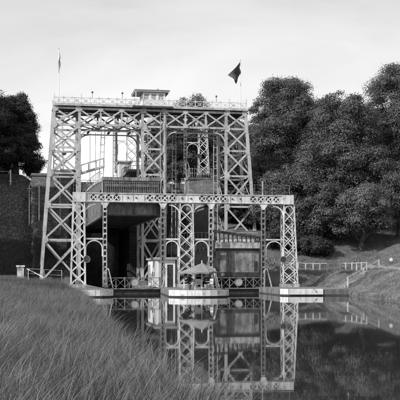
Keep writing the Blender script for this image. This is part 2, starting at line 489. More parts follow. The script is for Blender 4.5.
def pier(label, poly, face_poly, zt=0.56):
    c = (sum(p[0] for p in poly) / len(poly), sum(p[1] for p in poly) / len(poly), 0)
    t = thing('pier', label, 'pier', c, 'concrete piers at the water line')
    MB().slab(poly, 0.10, zt - 0.05).build('pier_body', M['conc'], t)
    MB().slab([(c[0] + (p[0] - c[0]) * .995, c[1] + (p[1] - c[1]) * .999) for p in poly], -1.1, 0.10).build('pier_footing', M['conc_dark'], t)
    MB().slab(poly, zt - 0.05, zt).build('pier_top', M['conc'], t)
    m = MB()                        # whitewashed facing, in blocks
    blocks = []
    for i in range(len(face_poly) - 1):
        a, b = Vector(face_poly[i] + (0,)), Vector(face_poly[i + 1] + (0,))
        L = (b - a).length; k = max(1, round(L / 1.5))
        for j in range(k):
            p0 = a.lerp(b, (j + 0.012 * 1) / k); p1 = a.lerp(b, (j + 0.988) / k)
            n_ = Vector((p1.y - p0.y, -(p1.x - p0.x), 0)).normalized()
            q = [p0 + n_ * 0.075, p1 + n_ * 0.075, p1 - n_ * 0.06, p0 - n_ * 0.06]
            MB().slab([(v.x, v.y) for v in q], 0.11, zt + 0.02 + 0.004 * (j % 2)).build('facing_block', M['concw'], t)
    return t
nose = [(-0.72 + 2.42 * math.cos(R(a)) * (1 if a > 270 else 1), -12.0 + 1.75 * math.sin(R(a))) for a in range(180, 361, 15)]
midp = [(-2.15, 27), (-2.15, 0)] + nose + [(2.45, 0), (2.6, 27)]
pier('rounded concrete pier in the middle, white front, parasol on top', midp, nose)
lnose = [(-9.2 + 1.5 * math.cos(R(a)), -10.9 + 1.3 * math.sin(R(a))) for a in range(270, 361, 15)]
lp = [(-13.3, 27), (-13.3, -11.6)] + lnose + [(-7.65, 27)]
pier('left concrete pier with a white front, half hidden by long grass', lp, [(-12.6, -12.0)] + lnose)
rp = [(8.05, 27), (7.45, 2), (6.95, -9.4), (7.05, -9.95), (7.4, -10.35), (12.9, -10.55), (13.4, 2.6), (12, 27)]
pier('right concrete pier under the end pylon, long white front', rp, [(6.95, -9.4), (7.05, -9.95), (7.4, -10.35), (10.4, -10.47)])

# ================================================================== PORTAL
PT = M['portal']
def lattice_pylon(t, ub0, ub1, ut0, ut1, w0=0.0, dep=1.05, z0=0.55, z1=8.48, N=6):
    # foot block
    py = MB().box(ub0 - 0.14, ub1 + 0.14, w0 - 0.16, w0 + dep + 0.16, z0, z0 + 0.32).build('pylon', M['band'], t)
    zb = z0 + 0.32
    def U(side, z):
        k = (z - zb) / (z1 - zb); k = k ** 0.85
        return (ub0 + (ut0 - ub0) * k) if side == 0 else (ub1 + (ut1 - ub1) * k)
    for s_ in (0, 1):
        for w in (w0, w0 + dep):
            bar('corner_post', py, (U(s_, zb), w, zb), (U(s_, z1), w, z1), 0.11, 0.11, PT, 'angle')
    hs = [zb + (z1 - 0.55 - zb) * (i / N) for i in range(N + 1)]
    for i in range(N):
        za, zc_ = hs[i], hs[i + 1]
        for w, o in ((w0, -0.03), (w0 + dep, 0.03)):
            bar('lattice_bar', py, (U(0, za), w + o, za), (U(1, zc_), w + o, zc_), 0.09, 0.03, PT)
            bar('lattice_bar', py, (U(1, za), w + 2.2 * o, za), (U(0, zc_), w + 2.2 * o, zc_), 0.09, 0.03, PT)
        for s_, o in ((0, -0.03), (1, 0.03)):
            bar('lattice_bar', py, (U(s_, za) + o, w0, za), (U(s_, zc_) + o, w0 + dep, zc_), 0.03, 0.08, PT)
            bar('lattice_bar', py, (U(s_, za) + 2.2 * o, w0 + dep, za), (U(s_, zc_) + 2.2 * o, w0, zc_), 0.03, 0.08, PT)
    # rounded head plate
    cx_ = (ut0 + ut1) / 2; rr = (ut1 - ut0) / 2 - 0.09
    for w in (w0 - 0.02, w0 + dep + 0.02):
        MB().sweep([(cx_ - rr, w, z1 - 0.85)] + arc(cx_, w, z1 - 0.12 - rr, rr, 180, 0, 10) + [(cx_ + rr, w, z1 - 0.85)], 0.1, 0.05).build('head_arch', PT, py)
    return py
def build_portal():
    t = thing('front_portal', 'white riveted steel portal across the front of both bays with ring cut-outs', 'portal frame', (0.2, 0, 0.5))
    # girder web with pierced cells
    g = MB().box(-10.22, 10.66, 0.86, 0.92, 8.62, 9.30)
    g.box(-10.28, 10.72, -0.10, 1.0, 9.30, 9.37); g.box(-10.28, 10.72, -0.10, 1.0, 8.52, 8.60)
    gird = g.build('girder', PT, t)
    groups = [[-8.41, -7.70, -6.99, -6.28], [-3.14, -2.43, -1.72, -1.01], [1.82, 2.50, 3.18, 3.86], [6.78, 7.54, 8.30, 9.06]]
    hw = 0.35
    edge = -10.22
    z0, z1 = 8.60, 9.30; zc_ = (z0 + z1) / 2
    for gr in groups:
        a = gr[0] - hw
        MB().box(edge, a, -0.03, 0.03, z0, z1).build('web_plate', PT, gird)
        for c in gr:
            m = MB(); N = 24; rr = 0.285
            step = gr[1] - gr[0]; x0, x1 = c - step / 2, c + step / 2
            if c == gr[0]: x0 = a
            if c == gr[-1]: x1 = c + hw
            inner = [(c + rr * math.cos(2 * math.pi * i / N), zc_ + rr * math.sin(2 * math.pi * i / N)) for i in range(N)]
            outer = []
            for i in range(N):
                t_ = 2 * math.pi * i / N; dx, dz = math.cos(t_), math.sin(t_)
                lx = (x1 - c) if dx > 0 else (c - x0)
                k = min(lx / abs(dx) if abs(dx) > 1e-6 else 9, (z1 - zc_) / abs(dz) if abs(dz) > 1e-6 else 9)
                outer.append((c + dx * k, zc_ + dz * k))
            vs = [(x, w, z) for w in (-0.03, 0.03) for ring in (inner, outer) for x, z in ring]
            fs = []
            for i in range(N):
                j = (i + 1) % N
                fs.append((i, j, N + j, N + i)); fs.append((2 * N + i, 3 * N + i, 3 * N + j, 2 * N + j)); fs.append((i, 2 * N + i, 2 * N + j, j))
            m.add(vs, fs)
            # corners left open by the radial cut
            for sx, xx in ((-1, x0), (1, x1)):
                for sz, zz in ((-1, z0), (1, z1)):
                    pts = [(xx, zz)] + [o for o in outer if abs(o[1] - zz) < 1e-6 and (o[0] - c) * sx > 0][:0]
                    near_h = [o for o in outer if abs(o[1] - zz) < 1e-4 and (o[0] - c) * sx > 0]
                    near_v = [o for o in outer if abs(o[0] - xx) < 1e-4 and (o[1] - zc_) * sz > 0]
                    if near_h and near_v:
                        h_ = max(near_h, key=lambda o: o[0] * sx); v_ = max(near_v, key=lambda o: o[1] * sz)
                        m.prism([(xx, zz), h_, v_], -0.028, 0.028)
            cell = m.build('ring_plate', PT, gird)
            MB().sweep(arc(c, -0.045, zc_, rr + 0.025, 0, 345, 23), 0.05, 0.03, closed=True).build('ring_rim', PT, gird)
            q = rr * 0.74
            bar('cross_bar', gird, (c - q, 0.0, zc_ - q), (c + q, 0.0, zc_ + q), 0.10, 0.035, PT)
            bar('cross_bar', gird, (c - q, 0.012, zc_ + q), (c + q, 0.012, zc_ - q), 0.10, 0.035, PT)
        edge = gr[-1] + hw
    MB().box(edge, 10.66, -0.03, 0.03, z0, z1).build('web_plate', PT, gird)
    MB().box(-10.34, -9.15, -0.16, -0.10, 8.50, 9.39).build('end_plate', PT, gird)
    MB().box(9.65, 10.78, -0.16, -0.10, 8.50, 9.39).build('end_plate', PT, gird)
    for uu in (-5.2, -4.45, -0.1, 0.75, 4.75, 5.55):
        MB().cyl((uu, -0.035, zc_), (uu, -0.09, zc_), 0.075, n=8).build('boss', M['dark'], gird)
    for uu in np.arange(-9.9, 10.6, 1.03):
        if all(abs(uu - c) > 0.42 for gr in groups for c in gr):
            bar('web_stiffener', gird, (uu, -0.05, z0), (uu, -0.05, z1), 0.05, 0.04, PT)
    m = MB()
    for zz in (8.56, 9.335):
        for k in range(150):
            uu = -10.2 + k * .1398; r_ = .022
            m.add([(uu - r_, -.101, zz - r_), (uu + r_, -.101, zz - r_), (uu + r_, -.101, zz + r_), (uu - r_, -.101, zz + r_), (uu, -.125, zz)], [(0, 1, 4), (1, 2, 4), (2, 3, 4), (3, 0, 4)])
    tag(m.build('rivets', PT, gird), kind='stuff')
    # pylons
    lattice_pylon(t, -10.48, -9.15, -10.25, -9.25)
    lattice_pylon(t, -0.38, 1.05, -0.27, 0.94)
    lattice_pylon(t, 9.78, 11.22, 9.84, 10.84)
    # gate guide columns with gusset heads
    for k, uu in enumerate((-7.35, -1.91, 2.69, 7.81)):
        mt = M['band'] if k in (0, 2) else M['mid']
        cm = MB().prism([(uu - 0.42, 8.50), (uu + 0.42, 8.50), (uu + 0.10, 7.95), (uu - 0.10, 7.95)], -0.06, 0.0)
        col = cm.build('guide_column', PT, t)
        for s_ in (-0.16, 0.16):
            bar('column_flange', col, (uu + s_, 0.12, 0.62), (uu + s_, 0.12, 8.5), 0.07, 0.24, mt)
        for j in range(15):
            zz = 0.9 + j * 0.52
            bar('rung_plate', col, (uu - 0.15, 0.02, zz), (uu + 0.15, 0.02, zz), 0.18, 0.03, mt)
        MB().box(uu - 0.06, uu + 0.06, 0.16, 0.20, 0.62, 8.45).build('guide_rail', M['dark'], col)
    # cross ties and arches between pylons and columns
    for a, b in ((-9.2, -7.50), (-1.76, -0.36), (1.02, 2.52), (7.98, 9.78)):
        zt = 5.10
        bar('cross_tie', t, (a, 0.10, zt), (b, 0.10, zt), 0.15, 0.13, PT)
        c = (a + b) / 2; r = (b - a) / 2 - 0.08
        ar = MB().sweep([(c - r, 0.1, zt - 1.9)] + arc(c, 0.1, zt - 0.16 - r, r, 180, 0, 14) + [(c + r, 0.1, zt - 1.55 - r * 0.1)], 0.11, 0.11).build('arch', PT, t)
    for a, sgn in ((-9.25, 1), (-0.27, -1), (0.94, 1), (9.84, -1)):
        MB().sweep(arc(a + sgn * 1.05, 0.1, 8.52 - 1.25, 1.05, 180 if sgn > 0 else 0, 90, 10), 0.12, 0.12).build('curved_bracket', PT, t)
    # leaning struts at the foot of the guide columns
    for uu, s_ in ((-7.35, 1), (-1.91, -1), (2.69, 1), (7.81, 1)):
        bar('strut', t, (uu + 0.28, -0.32, 2.35), (uu + 0.28 + 0.42 * s_, -0.42, 0.56), 0.10, 0.10, M['band'])
        bar('strut', t, (uu + 0.24, -0.30, 2.35), (uu - 0.08, -0.30, 2.05), 0.10, 0.10, M['band'])
        bar('strut', t, (uu - 0.02, -0.33, 2.2), (uu - 0.02, -0.33, 0.56), 0.08, 0.08, M['band'])
    # round discs hung on the pylons
    for uu in (-9.05, 9.72):
        d = MB().cyl((uu, -0.22, 3.2), (uu, -0.16, 3.2), 0.29, n=18).build('disc', M['dark'], t)
        MB().sweep(arc(uu, -0.2, 3.2, 0.30, 0, 345, 23), 0.06, 0.1, closed=True).build('disc_rim', M['mid'], d)
    # walkway railing on top of the girder
    rl = MB().bar((-10.25, 0.95, 10.42), (10.7, 0.95, 10.42), 0.028).build('railing', M['mid'], t)
    for zz in (9.75, 10.1): bar('wire', rl, (-10.25, 0.95, zz), (10.7, 0.95, zz), 0.015, 0.015, M['mid'])
    for i in range(13):
        uu = -10.2 + i * 1.738
        bar('railing_post', rl, (uu, 0.95, 9.37), (uu, 0.95, 10.45), 0.035, 0.035, M['mid'])
    bar('tall_post', rl, (-7.6, 0.1, 9.37), (-7.6, 0.1, 10.9), 0.07, 0.07, M['band'])
    bar('tall_post', rl, (7.75, 0.1, 9.37), (7.75, 0.1, 10.7), 0.10, 0.10, M['band'])
    bar('tall_post', rl, (0.2, 0.1, 9.37), (0.2, 0.1, 10.9), 0.07, 0.07, M['band'])
    return t
portal = build_portal()
index_children()
back = copy_tree(portal)
back.name = 'rear_portal'
back.location = S(0.2, 44.2, 0.5 + 15.0)
back['label'] = 'far white steel portal seen through the tower bays, high at the upper canal'

# ================================================================== TOWER
TM = M['tower']
LV = [0.55, 5.65, 9.65, 13.25, 16.22, 18.80, 20.72]
W0, W1 = 21.7, 26.0
def build_tower():
    t = thing('lift_tower', 'tall grey steel tower with three cross-braced pylons joined by a girder on top', 'steel tower', (0.2, 23.8, 0.5))
    def pylon(inner, outer_top, outer_base, mid=False):
        a = inner
        def O(z):
            k = (20.72 - z) / (20.72 - 0.55)
            return outer_top + (outer_base - outer_top) * k
        m = MB()
        for w in (W0, W1):
            for uu in (a, O(0.55)):
                m.box(uu - 0.45, uu + 0.45, w - 0.45, w + 0.45, 0.56, 0.95)
        py = m.build('pylon', M['conc'], t)
        for w in (W0, W1):
            bar('tower_leg', py, (a, w, 0.7), (a, w, 21.0), 0.30, 0.34, TM, 'ibeam')
            bar('tower_leg', py, (O(0.7), w, 0.7), (O(20.9), w, 20.9), 0.33, 0.36, TM, 'box' if not mid else 'ibeam')
        for i, z in enumerate(LV[1:]):
            for w, s_ in ((W0, -1), (W1, 1)):
                bar('tie', py, (a, w + 0.02 * s_, z), (O(z), w + 0.02 * s_, z), 0.22, 0.20, TM, 'ibeam')
            for uu in (a, O(z)):
                bar('side_tie', py, (uu, W0, z + 0.03), (uu, W1, z + 0.03), 0.14, 0.16, TM)
        for i in range(len(LV) - 1):
            za, zb = LV[i] + (0.35 if i == 0 else 0.06), LV[i + 1] - 0.06
            for w, s_ in ((W0, -1), (W1, 1)):
                bar('brace', py, (a, w + 0.10 * s_, za), (O(zb), w + 0.10 * s_, zb), 0.21, 0.05, TM, 'angle')
                bar('brace', py, (O(za), w + 0.17 * s_, za), (a, w + 0.17 * s_, zb), 0.21, 0.05, TM, 'angle')
                um = (a + O((za + zb) / 2)) / 2
            for fa, sx in ((lambda z: a, 1 if inner > outer_top else -1), (O, -1 if inner > outer_top else 1)):
                bar('side_brace', py, (fa(za) + 0.11 * sx, W0, za), (fa(zb) + 0.11 * sx, W1, zb), 0.04, 0.12, TM)
        # gusset plates at the nodes of the front and rear frame
        for z in LV[1:]:
            for w, s_ in ((W0, -1), (W1, 1)):
                for uu, d in ((a, 1 if O(z) > a else -1), (O(z), -1 if O(z) > a else 1)):
                    m = MB().prism([(uu - 0.1 * d, z - 0.42), (uu + 0.2 * d, z - 0.42), (uu + 0.48 * d, z - 0.1), (uu + 0.48 * d, z + 0.1), (uu + 0.2 * d, z + 0.42), (uu - 0.1 * d, z + 0.42)],
                                   w + 0.195 * s_, w + 0.215 * s_)
                    m.build('gusset', TM, py)
        return py
    pylon(-8.35, -11.19, -12.75)
    mid = pylon(-1.09, 1.54, 1.54, True)
    pylon(8.80, 11.15, 12.80)
    # ladder up the middle pylon
    lad = MB()
    for s_ in (0, 0.42): lad.bar((0.95 + s_, W0 - 0.32, 1), (0.95 + s_, W0 - 0.32, 20.6), 0.06)
    lad.build('ladder', TM, mid)
    # top girders
    gm_ = MB().box(-11.3, 11.3, W0 - 0.35, W1 + 0.35, 20.98, 21.12)
    deck = gm_.build('top_deck', M['deck'], t)
    for uu in np.arange(-11, 11.2, 1.1):
        bar('deck_joist', deck, (uu, W0 + 0.3, 20.88), (uu, W1 - 0.3, 20.88), 0.12, 0.18, M['deck'])
    for w, s_ in ((W0, -1), (W1, 1)):
        g = MB().box(-11.35, 11.35, w + 0.36 * s_ - 0.03, w + 0.36 * s_ + 0.03, 20.95, 21.2).build('girder', TM, t)
        for a, b in ((-8.35, -1.09), (1.54, 8.80)):
            for z, hh in ((20.70, 0.26), (18.86, 0.24)):
                bar('chord', g, (a, w + 0.01, z), (b, w + 0.01, z), hh, 0.25, TM, 'ibeam')
            k = 3; st = (b - a) / k
            for i in range(k + 1):
                if 0 < i < k: bar('vertical', g, (a + i * st, w, 18.9), (a + i * st, w, 20.7), 0.2, 0.17, TM)
            for i in range(k):
                bar('diagonal', g, (a + i * st, w + 0.11 * s_, 18.95), (a + (i + 1) * st, w + 0.11 * s_, 20.6), 0.18, 0.05, TM, 'angle')
                bar('diagonal', g, (a + (i + 1) * st, w + 0.17 * s_, 18.95), (a + i * st, w + 0.17 * s_, 20.6), 0.18, 0.05, TM, 'angle')
            for i in range(k + 1):
                for z in (18.9, 20.66):
                    c = a + i * st; q = 0.3; vz = 1 if z < 20 else -1
                    MB().prism([(c - q, z - 0.14 * vz), (c + q, z - 0.14 * vz), (c + q, z + 0.1 * vz), (c + 0.1, z + 0.32 * vz), (c - 0.1, z + 0.32 * vz), (c - q, z + 0.1 * vz)], w + 0.20 * s_, w + 0.22 * s_).build('gusset', TM, g)
            for cc, d in ((a, 1), (b, -1)):
                MB().sweep(arc(cc + d * 1.35, w, 18.74 - 1.7, 1.25, 180 if d > 0 else 0, 90, 10)[1:] , 0.14, 0.14).build('curved_bracket', TM, g)
            # lower walkway beam hung between the girders
        bar('chord', g, (-8.3, w + 0.5 * -s_, 18.25), (-1.1, w + 0.5 * -s_, 18.25), 0.12, 0.12, TM)
        bar('chord', g, (1.6, w + 0.5 * -s_, 18.25), (8.75, w + 0.5 * -s_, 18.25), 0.12, 0.12, TM)
    # wind bracing between front and rear girder
    for a, b in ((-8.35, -1.09), (1.54, 8.80)):
        st = (b - a) / 3
        for i in range(3):
            bar('wind_brace', t, (a + i * st, W0 + .2, 18.80), (a + (i + 1) * st, W1 - .2, 18.80), 0.1, 0.1, TM)
            bar('wind_brace', t, (a + (i + 1) * st, W0 + .2, 18.70), (a + i * st, W1 - .2, 18.70), 0.1, 0.1, TM)
            bar('cross_beam', t, (a + (i + 0.5) * st, W0 + .2, 18.45), (a + (i + 0.5) * st, W1 - .2, 18.45), 0.16, 0.22, M['mid'])
    # guide ladders hanging in the bays
    for (ua, ub, w) in ((-5.55, -5.95, 22.6), (3.2, 3.1, 25.2), (-3.95, -3.95, 25.0), (7.75, 7.75, 22.8)):
        m = MB()
        for s_ in (-0.2, 0.2): m.bar((ua + s_, w, 18.8), (ub + s_ * 1.3, w, 8.8 if ua < 0 else 3.0), 0.08)
        lad_ = m.build('guide_ladder', TM, t)
        for i in range(12):
            k = (i + 0.5) / 12 * (1.0); zz = 18.8 - k * 10
            bar('rung', lad_, (ua + (ub - ua) * k - 0.22, w, zz), (ua + (ub - ua) * k + 0.22, w, zz), 0.06, 0.05, TM)
    for uu, w in ((-7.0, 23.8), (-6.35, 23.8)):
        bar('cable', t, (uu, w, 18.3), (uu, w, 12.5), 0.045, 0.045, TM)
    for dw in (0, 0.9):
        bar('gangway_beam', t, (-8.2, 22.4 + dw, 13.35), (-5.4, 22.4 + dw, 14.25), 0.22, 0.1, TM)
        bar('gangway_rail', t, (-8.2, 22.4 + dw, 14.3), (-5.4, 22.4 + dw, 15.2), 0.06, 0.06, TM)
        for k in range(4): bar('gangway_post', t, (-8.1 + k * .88, 22.4 + dw, 13.4 + k * .28), (-8.1 + k * .88, 22.4 + dw, 14.32 + k * .28), 0.06, 0.06, TM)
    return t
tower = build_tower()

# railings on the tower top
def top_railing(w, label):
    t = thing('tower_railing', label, 'railing', (0, w, 21.14))
    m = MB(); m.box(-11.3, 11.3, w - 0.03, w + 0.03, 21.86, 21.93); m.box(-11.3, 11.3, w - 0.025, w + 0.025, 21.22, 21.27)
    m.build('handrail', M['portal'], t)
    n_ = 22; st = 22.4 / n_
    for i in range(n_ + 1):
        uu = -11.2 + i * st
        big = i in (0, 3, 10, 12, 20, 22)
        bar('railing_post', t, (uu, w, 21.12), (uu, w, 22.35 if big else 22.08), 0.11 if big else 0.08, 0.08, M['portal'])
        if i < n_:
            bar('railing_cross', t, (uu, w + 0.012, 21.25), (uu + st, w + 0.012, 21.88), 0.05, 0.03, M['portal'])
            bar('railing_cross', t, (uu + st, w - 0.022, 21.25), (uu, w - 0.022, 21.88), 0.05, 0.03, M['portal'])
            c = uu + st / 2
            MB().sweep(arc(c, w - 0.05, 21.565, 0.15, 0, 330, 11), 0.04, 0.03, closed=True).build('railing_ring', M['portal'], t)
    return t
top_railing(W0 - 0.2, 'ornate white railing along the front edge of the tower top')
top_railing(W1 + 0.2, 'ornate white railing along the back edge of the tower top')
for k, (uu, lab) in enumerate(((-6.9, 'small lamp on a thin stem above the left bay railing'), (-3.45, 'small lamp just left of the rooftop cabin'), (7.6, 'small lamp above the right bay railing'))):
    t = thing('lamp', lab, 'lamp', (uu, W0 - 0.2, 21.9), 'small lamps on the tower railing')
    MB().bar((uu, W0 - 0.2, 21.93), (uu, W0 - 0.2, 22.55), 0.05).build('stem', M['mid'], t)
    MB().cyl((uu, W0 - 0.2, 22.5), (uu, W0 - 0.2, 22.68), 0.13, 0.08).build('lamp_head', M['dark'], t)

# cabin on the tower
def cabin():
    t = thing('rooftop_cabin', 'small white control cabin with three windows and a flat roof atop the middle pylon', 'cabin', (0.4, 23.5, 21.12))
    m = MB(); z0, z1 = 21.13, 22.86; u0, u1, w0, w1 = -1.0, 1.62, 22.0, 25.0
    m.box(u0, u1, w1 - .1, w1, z0, z1); m.box(u0, u0 + .1, w0 + .1, w1 - .1, z0, z1); m.box(u1 - .1, u1, w0 + .1, w1 - .1, z0, z1)
    m.box(u0, u1, w0, w0 + .1, z0, 22.0); m.box(u0, u1, w0, w0 + .1, 22.76, z1)
    xs = [u0, -0.88, -0.27, -0.02, 0.59, 0.84, 1.45, u1]
    for i in (0, 2, 4, 6): m.box(xs[i], xs[i + 1], w0, w0 + .1, 22.0, 22.76)
    wl_ = m.build('wall', M['hutw'], t)
    for i in (1, 3, 5):
        f = MB()
        a, b = xs[i], xs[i + 1]
        f.box(a, a + .05, w0 + .03, w0 + .08, 22.0, 22.76); f.box(b - .05, b, w0 + .03, w0 + .08, 22.0, 22.76)
        f.box(a + .05, b - .05, w0 + .03, w0 + .08, 22.0, 22.05); f.box(a + .05, b - .05, w0 + .03, w0 + .08, 22.71, 22.76)
        f.box(a + .05, b - .05, w0 + .035, w0 + .075, 22.36, 22.4)
        fo = f.build('window', M['hutw'], t)
        MB().box(a + .05, b - .05, w0 + .05, w0 + .06, 22.05, 22.71).build('pane', M['shutter'], fo)
    r = MB().box(-1.95, 2.1, 21.75, 25.4, 22.9, 23.08); r.box(-2.0, 2.15, 21.7, 25.45, 23.08, 23.16)
    ro = r.build('roof', M['rooff'], t)
    MB().cyl((0.9, 23, 23.2), (0.9, 23, 23.5), 0.07).build('vent_pipe', M['dark'], ro)
    for uu in (-1.85, 2.0):
        bar('roof_post', t, (uu, 21.75, 21.13), (uu, 21.75, 22.9), 0.08, 0.08, M['hutw'])
    MB().box(-2.3, 2.4, 21.05, 21.32, 20.93, 21.15).build('balcony', M['deck'], t)
cabin()

# flags
def flagpole(label, uu, w, zt, z0, flagpts, mat):
    t = thing('flagpole', label, 'flagpole', (uu, w, z0), 'flagpoles on the tower top')
    MB().cyl((uu, w, z0), (uu, w, zt), 0.05, 0.03, n=8).build('pole', M['hutw'], t)
    MB().cyl((uu, w, zt), (uu, w, zt + .1), 0.06, 0.02, n=8).build('finial', M['mid'], t)
    # cloth grid between four corners, rippled
    A, B, C_, D = [Vector(p) for p in flagpts]; N = 12; vs = []; fs = []
    for j in range(N + 1):
        for i in range(N + 1):
            s_, q = i / N, j / N
            P = (A.lerp(B, s_)).lerp(D.lerp(C_, s_), q)
            P.y += 0.24 * math.sin(s_ * 9 + q * 4.0) * s_ ** 0.5
            P.x += 0.08 * math.sin(q * 8 + s_ * 4)
            vs.append(P)
    for j in range(N):
        for i in range(N):
            a = j * (N + 1) + i; fs.append((a, a + 1, a + N + 2, a + N + 1))
    MB().add(vs, fs).build('flag', mat, t, True)
flagpole('thin flagpole with a dark windblown flag at the right end of the tower', 10.55, W0 - 0.1, 26.9, 21.12,
         [(10.5, W0 - .1, 26.8), (9.05, W0 - .2, 25.15), (10.05, W0 - .3, 24.1), (10.5, W0 - .1, 25.6)], M['flagd'])
flagpole('thin tall flagpole with a pale limp flag at the left end of the tower', -10.7, W0 - 0.1, 27.4, 21.12,
         [(-10.65, W0 - .1, 27.0), (-10.50, W0 - .3, 26.2), (-10.55, W0 - .4, 24.9), (-10.85, W0 - .1, 24.7)], M['flagl'])

# ================================================================== TANKS
def tank(u0, u1, zb, label, raised):
    t = thing('boat_tank', label, 'boat lift tank', ((u0 + u1) / 2, 1, zb), 'the two boat lift tanks')
    wa, wb = 1.2, 43.5; um = (u0 + u1) / 2
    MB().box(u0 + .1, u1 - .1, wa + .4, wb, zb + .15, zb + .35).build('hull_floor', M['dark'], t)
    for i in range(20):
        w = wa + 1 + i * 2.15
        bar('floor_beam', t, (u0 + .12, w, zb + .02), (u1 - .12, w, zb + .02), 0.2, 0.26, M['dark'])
    nb = 20
    def top(w):
        k = (w - wa) / (wb - wa); return zb + 3.4 + 0.6 * (1 - (2 * k - 1) ** 2)
    for s_, uu in ((-1, u0), (1, u1)):
        g = MB().box(uu - .03, uu + .03, wa + .3, wb, zb, zb + 2.45)
        g.box(uu - .16, uu + .16, wa + .3, wb, zb - .08, zb - .002)
        g.box(uu - .14, uu + .14, wa + .3, wb, zb + 2.45, zb + 2.55)
        side = g.build('side_girder', M['side'], t)
        st = (wb - wa - .3) / nb
        for i in range(nb + 1):
            w = wa + .3 + i * st
            bar('stiffener', side, (uu + .07 * s_, w, zb), (uu + .07 * s_, w, zb + 2.45), 0.12, 0.08, M['mid'])
            bar('truss_post', side, (uu, w, zb + 2.5), (uu, w, top(w)), 0.14, 0.12, M['mid'])
            if i < nb:
                w2 = w + st
                bar('truss_diagonal', side, (uu - .03, w, zb + 2.55), (uu - .03, w2, top(w2)), 0.04, 0.12, M['mid'])
                bar('truss_diagonal', side, (uu + .03, w2, zb + 2.55), (uu + .03, w, top(w)), 0.04, 0.12, M['mid'])
                bar('top_chord', side, (uu, w, top(w)), (uu, w2, top(w2)), 0.26, 0.15, M['band'])
                bar('handrail', side, (uu + .2 * s_, w, top(w) + .8), (uu + .2 * s_, w2, top(w2) + .8), 0.045, 0.045, M['band'])
                bar('rail_post', side, (uu + .2 * s_, w, top(w)), (uu + .2 * s_, w, top(w) + .82), 0.04, 0.04, M['band'])
    # front end: stained gate between dark frame bands
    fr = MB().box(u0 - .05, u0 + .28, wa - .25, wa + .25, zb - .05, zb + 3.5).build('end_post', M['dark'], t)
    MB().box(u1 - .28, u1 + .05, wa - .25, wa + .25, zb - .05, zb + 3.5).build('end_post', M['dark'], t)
    MB().box(u0 + .28, u1 - .28, wa - (.05 if raised else .16), wa + .2, zb - .02, zb + (.10 if raised else .42)).build('sill_beam', M['dark'], fr)
    MB().box(u0 + .28, u1 - .28, wa - .02, wa + .12, zb + (.10 if raised else .42), zb + 2.48).build('gate', M['rusty'], t)
    for zz in ((0.14, 2.40) if raised else (0.46, 2.40)):
        bar('gate_rib', fr, (u0 + .3, wa - .05, zb + zz), (u1 - .3, wa - .05, zb + zz), 0.06, 0.05, M['rusty'])
    MB().box(u0 + .28, u1 - .28, wa - .12, wa + .2, zb + 2.48, zb + 2.74).build('head_beam', M['dark'], fr)
    MB().box(u0 + .2, u1 - .2, wa - .27, wa - .1, zb + 2.74, zb + (3.0 if raised else 3.3)).build('fascia', M['rusty'] if raised else M['band'], t)
    if raised:
        m = MB().box(u0 + .1, u1 - .1, wa - .34, wa - .28, zb + 3.08, zb + 3.14); m.box(u0 + .1, u1 - .1, wa - .34, wa - .28, zb + 2.05, zb + 2.11)
        rail = m.build('picket_railing', M['mid'], t)
        for i in range(30):
            uu = u0 + .15 + (u1 - u0 - .3) * i / 29
            bar('picket', rail, (uu, wa - .36, zb + 2.0), (uu, wa - .36, zb + 3.2), 0.05, 0.04, M['mid'])
        MB().box(u0 - .1, u1 + .1, wa - .3, wa + .6, zb + 3.3, zb + 3.62).build('footbridge', M['rusty'], t)
        MB().box(u0 + .1, u1 - .1, wa - .26, wa + .3, zb + 3.02, zb + 3.29).build('kerb_beam', M['dark'], t)
    else:
        s0, s1 = zb + 4.40, zb + 3.75
        bar('sloping_beam', fr, (u0, wa - .1, s0), (u1, wa - .1, s1), 0.24, 0.3, M['dark'])
        for i in range(11):
            k = (i + .5) / 11; uu = u0 + (u1 - u0) * k
            bar('hanger', fr, (uu, wa - .1, zb + 3.25), (uu, wa - .1, s0 + (s1 - s0) * k), 0.10, 0.12, M['dark'])
        # two pale hatch plates and a hand wheel on the gate
        MB().cyl((u0 + 1.0, wa - .05, zb + .2), (u0 + 1.0, wa - .22, zb + .2), 0.16, n=14).build('hand_wheel', M['band'], fr)
        MB().box(u1 - .75, u1 - .45, wa - .06, wa - .02, zb + .45, zb + 1.5).build('hatch', M['dark'], fr)
    # main ram under the tank
    MB().cyl((um, 22.7, -1), (um, 22.7, zb - .25), 1.0, n=28).build('ram', M['ram_shade'], t, True)
    MB().cyl((um, 22.7, zb - .25), (um, 22.7, zb - .1), 1.7, n=28).build('ram_head', M['dark'], t)
    return t
tank(-7.42, -2.08, 7.32, 'raised boat tank hanging dark over the open left bay', True)
tank(3.08, 7.92, 1.55, 'lowered boat tank in the right bay with stained steel gate', False)

